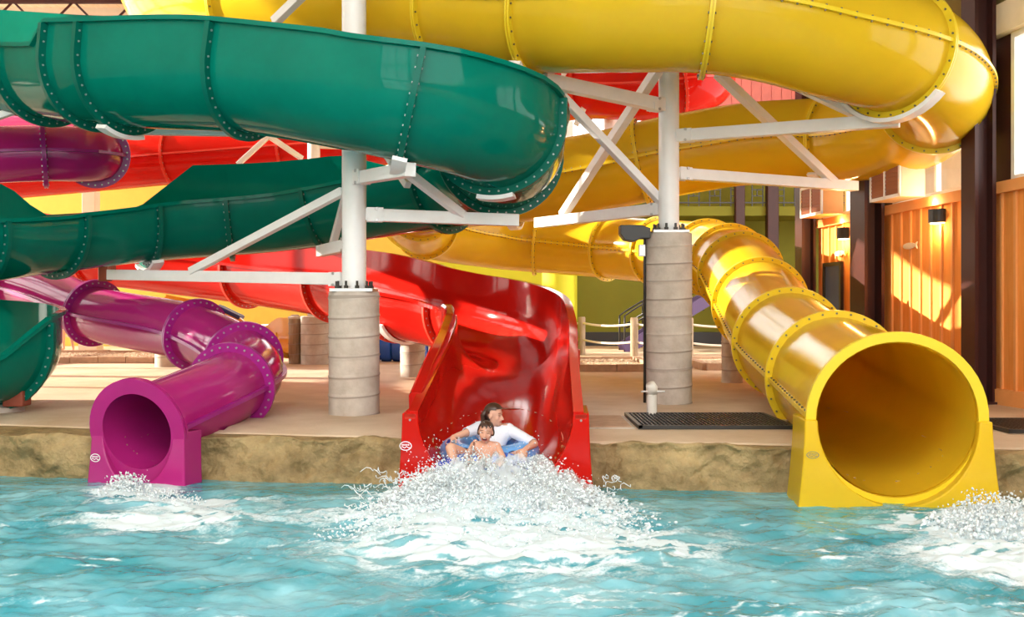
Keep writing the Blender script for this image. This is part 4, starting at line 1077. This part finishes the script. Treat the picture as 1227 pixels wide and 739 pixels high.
# ---- thrown water: droplets and torn sheets
ICO = None
def ico():
    bm = bmesh.new(); bmesh.ops.create_icosphere(bm, subdivisions=1, radius=1.0)
    v = np.array([x.co[:] for x in bm.verts]); f = np.array([[y.index for y in x.verts] for x in bm.faces]); bm.free(); return v, f
IV, IF_ = ico()
def drops(name, pos, rad, vel, m, label, cat):
    n = len(pos); k = len(IV)
    d = vel/np.maximum(np.linalg.norm(vel, axis=1, keepdims=True), 1e-6)
    st = 1+np.random.rand(n)**3*2.2
    base = IV[None]*rad[:, None, None]*(.75+.5*np.random.rand(n, k, 1))
    al = (base*d[:, None, :]).sum(-1, keepdims=True); base = base+d[:, None, :]*al*(st-1)[:, None, None]
    co = (base+pos[:, None, :]).reshape(-1, 3)
    fa = (IF_[None]+(np.arange(n)*k)[:, None, None]).reshape(-1, 3)
    me = bpy.data.meshes.new(name); me.vertices.add(len(co)); me.vertices.foreach_set('co', co.ravel())
    me.loops.add(fa.size); me.loops.foreach_set('vertex_index', fa.ravel().astype(np.int32))
    me.polygons.add(len(fa)); me.polygons.foreach_set('loop_start', np.arange(0, fa.size, 3, dtype=np.int32)); me.polygons.foreach_set('loop_total', np.full(len(fa), 3, dtype=np.int32))
    me.polygons.foreach_set('use_smooth', np.ones(len(fa), bool)); me.materials.append(m); me.update(calc_edges=True)
    o = bpy.data.objects.new(name, me); link(o); tag(o, label, cat, kind='stuff'); return o
rs = np.random.RandomState(5)
def burst(n, c, sx, sy, hmax, fan, rmin, rmax, pw=2.5):
    """droplets on ballistic arcs, thick near the water"""
    a = rs.uniform(-1, 1, n); t = rs.rand(n)**.8
    x = c[0]+sx*a*(.35+.65*t)+rs.normal(0, .06, n)
    y = c[1]-sy*t*rs.uniform(.4, 1, n)+rs.normal(0, .06, n)
    env = hmax*np.clip(1-np.abs(a)**2.2*.75, .08, 1)*(np.clip(4*t*(1.08-t), .15, 1.1))
    cl = fbm(x*3.2+7, y*3+a*2, 31, 4)
    z = c[2]+env*rs.rand(n)**(1.2)*(.35+1.2*cl)
    r = rmin+(rmax-rmin)*rs.rand(n)**pw*np.clip(1.25-z/hmax*.8, .3, 1)
    v = np.stack([a*fan+rs.normal(0, .3, n), -1+rs.normal(0, .4, n), rs.normal(.4, .8, n)], -1)
    return np.stack([x, y, z], -1), r, v
A = [burst(26000, (-.15, 9.75, -.02), 1.15, 1.5, .44, 1.2, .003, .020), burst(9000, (-.15, 9.6, -.02), 1.45, 2.3, .34, 1.5, .003, .013), burst(900, (-.2, 9.7, .1), 1.05, .6, .62, 1.0, .003, .009)]
drops('splash', np.concatenate([a[0] for a in A]), np.concatenate([a[1] for a in A]), np.concatenate([a[2] for a in A]), M['spray'], 'big white splash bursting in front of the red flume', 'splash')
B = [burst(5200, (3.98, 8.8, -.03), .8, 1.2, .26, 1.0, .004, .022), burst(800, (4.0, 8.7, 0), .9, 1.4, .2, 1.2, .004, .010)]
drops('splash', np.concatenate([a[0] for a in B]), np.concatenate([a[1] for a in B]), np.concatenate([a[2] for a in B]), M['spray'], 'white froth tumbling out in front of the yellow tube mouth', 'splash')
C_ = [burst(1500, (-3.66, 10.12, -.02), .22, .6, .20, .5, .004, .018), burst(900, (-3.3, 9.9, -.03), .5, .8, .10, .5, .004, .015)]
drops('splash', np.concatenate([a[0] for a in C_]), np.concatenate([a[1] for a in C_]), np.concatenate([a[2] for a in C_]), M['spray'], 'small white froth in front of the magenta tube mouth', 'splash')
# torn sheet of water: a lumpy mound with holes
nx_, ny_ = 240, 130
Sx, Sy = np.meshgrid(np.linspace(-1.45, 1.2, nx_), np.linspace(8.1, 9.9, ny_))
base = .30*np.exp(-(((Sx+.12)/.72)**4))*np.exp(-(((Sy-9.35)/.42)**2))+.26*np.exp(-(((Sx+.15)/1.05)**4))*np.exp(-(((Sy-8.9)/.45)**2))
tn = fbm(Sx*5+2, Sy*5, 51, 6, 2.1, .62)
Sz = base*(.55+.9*tn)+.06*(fbm(Sx*14, Sy*14, 55, 4)-.5)*np.clip(base*5, 0, 1)-.03
Syy = Sy+.15*(fbm(Sx*6, Sy*6+9, 57, 4)-.5)
me = grid_mesh('splash_sheet', Sx, Syy, Sz, M['spraythin'])
bm = bmesh.new(); bm.from_mesh(me)
hole = fbm(Sx*7, Sy*7, 59, 5, 2.0, .6).ravel(); bz = base.ravel(); bm.verts.ensure_lookup_table()
dead = [v for v in bm.verts if bz[v.index] < .05 or hole[v.index] > .60+.12*min(1, bz[v.index]/.3) or hole[v.index] < .30]
bmesh.ops.delete(bm, geom=dead, context='VERTS'); bm.to_mesh(me); bm.free()
so = bpy.data.objects.new('splash_sheet', me); link(so); tag(so, 'torn white sheet of water in the middle of the big splash', 'splash', kind='stuff')

# thin strands of water thrown off the edge of the splash
mb = MB(); rr_ = random.Random(9)
for i in range(90):
    sg = rr_.choice((-1, -1, 1)); x0 = -.15+sg*rr_.uniform(.5, 1.15); y0 = rr_.uniform(8.6, 9.8); z0 = rr_.uniform(.02, .22)
    vx = sg*rr_.uniform(.2, 1.0); vz = rr_.uniform(.2, 1.0); w0 = rr_.uniform(0, 6); pts = []; L = rr_.uniform(.1, .22)
    for k in range(9):
        t = L*k/8; pts.append((x0+vx*t+.02*math.sin(w0+k*1.1), y0-.3*t+.02*math.cos(w0+k*1.3), z0+vz*t-3*t*t+.018*math.sin(w0*2+k*1.5)))
    mb.tube(pts, [rr_.uniform(.002, .006) for k in range(9)], 6)
tag(mb.build('splash_strands', M['spray'], None, smooth=True), 'curling strands of water at the edges of the big splash', 'splash', kind='stuff')
# ================================================================== PEOPLE
def rcone(mb, a, b, ra, rb, n=12):
    """tapered limb with round ends"""
    a = Vector(a); b = Vector(b); t = b-a
    if t.length < 1e-5: mb.ball(a, ra, n, 8); return
    t.normalize(); pts = []; rad = []
    for k in range(4): q = math.pi/2*k/4; pts.append(a-t*ra*math.cos(q)); rad.append(max(ra*math.sin(q), ra*.05))
    pts += [a, b]; rad += [ra, rb]
    for k in range(1, 5): q = math.pi/2*k/4; pts.append(b+t*rb*math.sin(q)); rad.append(max(rb*math.cos(q), rb*.05))
    mb.tube(pts, rad, n)

def hand(mb, wrist, direction, palm_n, size, curl, side):
    """palm, four unequal bent fingers and a thumb from the side of the palm"""
    d = Vector(direction).normalized(); nrm = Vector(palm_n); nrm = (nrm-d*nrm.dot(d)).normalized(); s_ = d.cross(nrm)*side
    w = Vector(wrist); L = size
    for k in range(4): rcone(mb, w+s_*(L*(-.13+.087*k)), w+d*(L*.48)+s_*(L*(-.17+.115*k)), L*.085, L*.075, 8)
    for k, ln in enumerate((.40, .50, .46, .36)):
        p = w+d*(L*.50)+s_*(L*(.175-.117*k)); ang = 0.15*curl; seg = L*ln/2.6
        for j in range(3):
            q = d*math.cos(ang)+nrm*math.sin(ang); e = p+q*seg*(1.1-.12*j); rcone(mb, p, e, L*(.056-.006*j), L*(.050-.006*j), 8); p = e; ang += curl*.75
    p = w+d*(L*.14)+s_*(L*.17); q = (d*.55+s_*.75+nrm*.30).normalized()
    e = p+q*L*.26; rcone(mb, p, e, L*.075, L*.06, 8); q2 = (d*.9+s_*.2+nrm*.5*max(curl, .3)).normalized(); rcone(mb, e, e+q2*L*.24, L*.058, L*.045, 8)

def head_shape(mb, c, f, u, r, h):
    """skull, jaw, cheeks, nose and ears about the head centre; h is the head's height"""
    R_ = Matrix((r, f, u)).transposed()
    def pt(x, y, z): return Vector(c)+r*(x*h)+f*(y*h)+u*(z*h)
    mb.ball(pt(0, -.06, .13), (.335*h, .40*h, .37*h), 20, 14, rot=R_)
    mb.ball(pt(0, .06, -.16), (.265*h, .29*h, .32*h), 18, 12, rot=R_)
    mb.ball(pt(0, .20, -.37), (.13*h, .13*h, .10*h), 12, 8, rot=R_)
    for sg in (-1, 1):
        mb.ball(pt(sg*.17, .19, -.10), (.12*h, .11*h, .13*h), 12, 8, rot=R_)
        mb.ball(pt(sg*.345, -.06, -.03), (.035*h, .08*h, .125*h), 10, 8, rot=R_)
        mb.ball(pt(sg*.13, .27, .085), (.12*h, .06*h, .045*h), 10, 8, rot=R_)
    rcone(mb, pt(0, .31, .06), pt(0, .42, -.13), .035*h, .058*h, 10)
    for sg in (-1, 1): mb.ball(pt(sg*.055, .36, -.145), (.045*h, .05*h, .038*h), 8, 6, rot=R_)
    mb.ball(pt(0, .305, -.24), (.12*h, .06*h, .035*h), 10, 6, rot=R_); mb.ball(pt(0, .30, -.29), (.10*h, .055*h, .035*h), 10, 6, rot=R_)
    return pt

def remeshed(mb, voxel, smooth=4):
    me = mb.mesh('tmp', [M['skin']]); o = bpy.data.objects.new('tmp', me); COL.objects.link(o)
    m = o.modifiers.new('r', 'REMESH'); m.mode = 'VOXEL'; m.voxel_size = voxel; m.use_smooth_shade = True
    s_ = o.modifiers.new('s', 'SMOOTH'); s_.iterations = smooth; s_.factor = .5
    dg = bpy.context.evaluated_depsgraph_get(); dg.update()
    out = bpy.data.meshes.new_from_object(o.evaluated_get(dg)); bpy.data.objects.remove(o); bpy.data.meshes.remove(me)
    return out

def person(loc, J, hd, label, group, voxel=.008, shirt=None, shirt_bones=(), shorts=None, hair=None, hairfn=None, hand_len=.17, hands=(), gape=False, k=1.0, bare_feet=True, face=True):
    """J: joints; hd: (centre, forward, up, height)"""
    c, f, u, h = hd; c = Vector(c); f = Vector(f).normalized(); u = Vector(u); u = (u-f*u.dot(f)).normalized(); r = f.cross(u)
    bones = []
    def B(nm, a, b, ra, rb): bones.append((nm, Vector(J.get(a, a) if isinstance(a, str) else a), Vector(J.get(b, b) if isinstance(b, str) else b), ra*k, rb*k))
    B('torso', 'pelvis', 'belly', .145, .125); B('torso', 'belly', 'chest', .125, .135)
    for s_ in 'LR':
        sh = Vector(J['sh'+s_]); ch = Vector(J['chest']); pv = Vector(J['pelvis']); hp = Vector(J['hip'+s_])
        B('torso', ch, sh.lerp(ch, .25)-Vector((0, 0, .02)), .12, .085); B('torso', J['belly'], sh.lerp(ch, .45), .10, .09); B('torso', ch.lerp(Vector(J['neck']), .8), sh, .055, .062)
        B('hips', pv, hp, .13, .11)
        B('uarm', 'sh'+s_, 'el'+s_, .056, .043); B('farm', 'el'+s_, 'wr'+s_, .043, .029)
        B('thigh', 'hip'+s_, 'kn'+s_, .088, .058); B('shin', 'kn'+s_, 'an'+s_, .056, .036)
        an = Vector(J['an'+s_]); to = Vector(J['to'+s_]); B('foot', an, an.lerp(to, .5), .04, .04); B('foot', an.lerp(to, .5), to, .04, .026); B('foot', an, an-(to-an)*.25, .038, .032)
    B('neck', 'neck', c-u*h*.3-f*h*.05, .056, .052)
    mb = MB()
    for nm, a, b, ra, rb in bones: rcone(mb, a, b, ra, rb, 14)
    pt = head_shape(mb, c, f, u, r, h)
    for (s_, dr, pn, curl, side) in hands: hand(mb, J['wr'+s_], dr, pn, hand_len, curl, side)
    me = remeshed(mb, voxel)
    loc = Vector(loc); me.transform(Matrix.Translation(-loc)); me.name = 'body'
    root = empty('person', loc, label, 'person', group)
    body = bpy.data.objects.new('body', me); link(body, root)
    if not me.materials: me.materials.append(M['skin'])
    n = len(me.vertices); co = np.empty(n*3); me.vertices.foreach_get('co', co); co = co.reshape(-1, 3)+np.array(loc)
    no = np.empty(n*3); me.vertices.foreach_get('normal', no); no = no.reshape(-1, 3)
    best = np.full(n, 1e9); bt = np.zeros(n); bn = np.zeros(n, int)
    for i, (nm, a, b, ra, rb) in enumerate(bones):
        A = np.array(a); D = np.array(b-a); t = np.clip(((co-A)@D)/max(D@D, 1e-9), 0, 1); dist = np.linalg.norm(co-A-t[:, None]*D, axis=1)-(ra+(rb-ra)*t)
        m_ = dist < best; best[m_] = dist[m_]; bt[m_] = t[m_]; bn[m_] = i
    names = np.array([b[0] for b in bones])[bn]
    hc = (co-np.array(c)); hx = hc@np.array(r)/h; hy = hc@np.array(f)/h; hz = hc@np.array(u)/h
    ishead = (np.abs(hx) < .45) & (np.abs(hy) < .55) & (hz > -.5) & (hz < .6) & (best > -.004)
    def shell(name, sel, off, m):
        idx = -np.ones(n, int); keep = np.where(sel)[0]; idx[keep] = np.arange(len(keep)); fs = []
        for p in me.polygons:
            q = [idx[v] for v in p.vertices]
            if min(q) >= 0: fs.append(q)
        off = off if np.ndim(off) else np.full(n, off)
        vs_ = (co+no*off[:, None])[keep]-np.array(loc)
        m2 = bpy.data.meshes.new(name); m2.from_pydata(vs_.tolist(), [], fs); m2.materials.append(m); m2.polygons.foreach_set('use_smooth', [True]*len(m2.polygons)); m2.update()
        o = bpy.data.objects.new(name, m2); link(o, body)
        sd = o.modifiers.new('thick', 'SOLIDIFY'); sd.thickness = .004; sd.offset = -1
        return o
    if shirt:
        sel = np.zeros(n, bool)
        for nm, tmax in shirt_bones: sel |= (names == nm) & (bt <= tmax)
        sel &= ~(ishead & (hz > -.45))
        wr = .009+.006*(fbm(co[:, 0]*18+co[:, 1]*7, co[:, 2]*26, 12, 3))
        shell('shirt', sel, wr*k, shirt)
    if shorts: shell('shorts', (names == 'hips') | ((names == 'thigh') & (bt < .6)), .012*k, shorts)
    if hair is not None:
        sel = ishead & hairfn(hx, hy, hz)
        st = fbm(hx*22+hy*9, hz*3, 8, 3)
        ho = shell('hair', sel, h*(.035+.05*st), hair)
    if face:
        def part(name, m, fn):
            q = MB(); fn(q); return q.build(name, m, root, smooth=True)
        R_ = Matrix((r, f, u)).transposed()
        for sg in (-1, 1):
            part('closed_eye', M['brow'], lambda q: q.tube([pt(sg*(.13+.075*t), .325-.04*abs(t), .045-.018*(1-t*t)) for t in (-1, -.5, 0, .5, 1)], .011*h, 6))
            part('eyebrow', M['brow'], lambda q: q.tube([pt(sg*(.14+.095*t), .335-.05*t*t-.02*max(t, 0), .135+.02*(1-t*t)) for t in (-1, -.5, 0, .5, 1)], .012*h, 6))
        if gape:
            part('mouth', M['mouth'], lambda q: q.ball(pt(0, .325, -.275), (.12*h, .045*h, .065*h), 14, 8, rot=R_))
            part('lips', M['lip'], lambda q: q.tube([pt(.13*math.cos(a), .345-.03*abs(math.cos(a)), -.275+.075*math.sin(a)) for a in [2*math.pi*i/16 for i in range(17)]], .019*h, 6))
            part('teeth', M['teeth'], lambda q: q.ball(pt(0, .352, -.225), (.08*h, .02*h, .02*h), 10, 6, rot=R_))
        else:
            part('lips', M['lip'], lambda q: q.tube([pt(.11*t, .362-.06*t*t, -.265+.03*t*t) for t in (-1, -.6, -.2, .2, .6, 1)], .020*h, 6))
    return root, body, pt

# inflated two-seat tube
tube_root = empty('inflatable_tube', V(-.24, 10.2, .1), 'blue two seat inflatable tube under the two riders in the red flume', 'tube')
def torus(name, c, Rm, rm, m, tilt, parent):
    mb = MB(); v = []; f = []; n1, n2 = 40, 16; rt = Matrix.Rotation(tilt, 3, 'X')
    for i in range(n1):
        a = 2*math.pi*i/n1; d = V(math.cos(a), math.sin(a)*.95, 0)
        for j in range(n2): b = 2*math.pi*j/n2; v.append(Vector(c)+rt@(d*(Rm+rm*math.cos(b))+V(0, 0, rm*math.sin(b))))
    for i in range(n1):
        for j in range(n2): f.append((i*n2+j, ((i+1) % n1)*n2+j, ((i+1) % n1)*n2+(j+1) % n2, i*n2+(j+1) % n2))
    mb.add(v, f); return mb.build(name, m, parent, smooth=True)
t1 = torus('rear_ring', (-.23, 10.58, .29), .37, .145, M['lightblue'], .10, tube_root)
t2 = torus('front_ring', (-.27, 9.82, .20), .34, .135, M['blue'], .10, tube_root)
mb = MB(); mb.box((-.25, 10.2, .25), (.42, .22, .16), Matrix.Rotation(.1, 3, 'X')); mb.build('joining_web', M['blue'], tube_root, bevel=.04)
HND = [((-.615, 10.28, .425), V(.2, 1, 0)), ((.085, 10.20, .325), V(-.2, 1, 0)), ((-.63, 9.86, .325), V(.1, 1, 0)), ((.14, 9.82, .285), V(-.1, 1, 0))]
for c, d in HND:
    d = d.normalized(); c = Vector(c); mb = MB()
    mb.tube([c-d*.10-V(0, 0, .05), c-d*.075, c-d*.03+V(0, 0, .022), c+d*.03+V(0, 0, .022), c+d*.075, c+d*.10-V(0, 0, .05)], .019, 8); mb.build('handle', M['navy'], tube_root, smooth=True)

WJ = dict(pelvis=(-.20, 10.42, .20), belly=(-.195, 10.56, .32), chest=(-.185, 10.66, .45), neck=(-.18, 10.66, .565),
          shR=(-.335, 10.64, .535), elR=(-.47, 10.46, .50), wrR=(-.585, 10.34, .472),
          shL=(-.035, 10.64, .515), elL=(.225, 10.42, .40), wrL=(.13, 10.26, .365),
          hipR=(-.30, 10.38, .20), knR=(-.585, 9.98, .415), anR=(-.53, 9.80, .21), toR=(-.55, 9.62, .12),
          hipL=(-.10, 10.38, .20), knL=(.10, 9.98, .36), anL=(.06, 9.66, .17), toL=(.07, 9.48, .10))
wh = ((-.178, 10.60, .668), (.93, -.36, -.10), (-.05, -.05, 1), .225)
hw = lambda x, y, z: (z > .26-.25*np.clip(-y, 0, 1)+.0*x) & (y < .30) & ~((y > .16) & (z < .30)) | ((y < -.06) & (z > -.32)) & ~((np.abs(x) > .30) & (y > -.17) & (z < .08))
wr_, wbody, wpt = person((-.2, 10.42, 0), WJ, wh, 'woman in a wet white shirt with brown hair, riding behind the child and looking aside', 'riders on the blue tube', voxel=.0075,
    shirt=M['shirt'], shirt_bones=(('torso', 1), ('uarm', .95), ('hips', .5)), shorts=M['navy'], hair=M['hair'], hairfn=hw, hand_len=.165, k=.92,
    hands=(('R', (-.45, -.85, -.35), (.1, -.3, -1), 1.25, 1), ('L', (-.55, -.6, -.3), (-.1, -.2, -1), 1.25, -1)))
mb = MB()
for j in range(7):
    o_ = (j-3)*.035; mb.tube([wpt(o_*2, -.34, .20), wpt(o_*2.4, -.46, -.05), wpt(o_*2.2-.02, -.46, -.34), wpt(o_*2-.03, -.42, -.60)], [.024, .026, .02, .008], 7)
mb.build('wet_hair', M['hair'], wbody, smooth=True)
CJ = dict(pelvis=(-.265, 10.02, .17), belly=(-.26, 10.06, .27), chest=(-.258, 10.10, .365), neck=(-.255, 10.10, .455),
          shR=(-.365, 10.09, .425), elR=(-.435, 9.98, .335), wrR=(-.372, 9.93, .425),
          shL=(-.148, 10.09, .42), elL=(-.085, 9.97, .325), wrL=(-.09, 9.80, .30),
          hipR=(-.32, 9.97, .165), knR=(-.39, 9.66, .33), anR=(-.38, 9.45, .12), toR=(-.40, 9.32, .10),
          hipL=(-.20, 9.97, .165), knL=(-.12, 9.66, .32), anL=(-.13, 9.45, .12), toL=(-.12, 9.32, .10))
chd = ((-.253, 10.045, .56), (-.10, -1, -.12), (.08, 0, 1), .198)
hc_ = lambda x, y, z: ((z > .27+.05*np.sin(x*38)) & (y < .36)) | ((y < -.04) & (z > -.28)) | ((np.abs(x) > .24) & (y < .06) & (z > -.02) & ~((np.abs(x) > .31) & (y > -.16) & (z < .10)))
person((-.265, 10.02, 0), CJ, chd, 'bare chested child with wet dark hair, laughing with eyes shut in front of the woman', 'riders on the blue tube', voxel=.0065,
    shorts=M['navy'], hair=M['hair'], hairfn=hc_, hand_len=.125, k=.68, gape=True,
    hands=(('R', (.15, -.35, .9), (.5, -.4, .3), 1.55, -1), ('L', (.05, -.9, -.3), (0, -.3, -1), 1.3, -1)))
# someone standing far off; only the legs show under the magenta tube
fx, fy = -13.2, 31.0; g_ = lambda x, y, z: (fx+x, fy+y, DECK+z)
FJ = dict(pelvis=g_(0, 0, .95), belly=g_(0, 0, 1.12), chest=g_(0, .02, 1.32), neck=g_(0, .02, 1.48), shR=g_(-.18, .02, 1.43), shL=g_(.18, .02, 1.43), elR=g_(-.24, .03, 1.15), elL=g_(.24, .03, 1.15),
          wrR=g_(-.24, -.05, .90), wrL=g_(.24, -.05, .90), hipR=g_(-.09, 0, .90), hipL=g_(.09, 0, .90), knR=g_(-.12, -.03, .49), knL=g_(.12, -.06, .49), anR=g_(-.13, .02, .08), anL=g_(.15, .04, .08), toR=g_(-.15, -.14, .035), toL=g_(.19, -.12, .035))
person(g_(0, 0, 0), FJ, (g_(0, -.02, 1.65), (0, -1, 0), (0, 0, 1), .22), 'bare legged person standing far behind the magenta tube beyond the gravel', None, voxel=.016,
    shirt=M['shirt'], shirt_bones=(('torso', 1), ('uarm', .6)), shorts=M['navy'], hair=M['hair'], hairfn=hc_, hands=(('R', (0, -.1, -1), (1, 0, 0), .5, 1), ('L', (0, -.1, -1), (-1, 0, 0), .5, -1)), face=False)
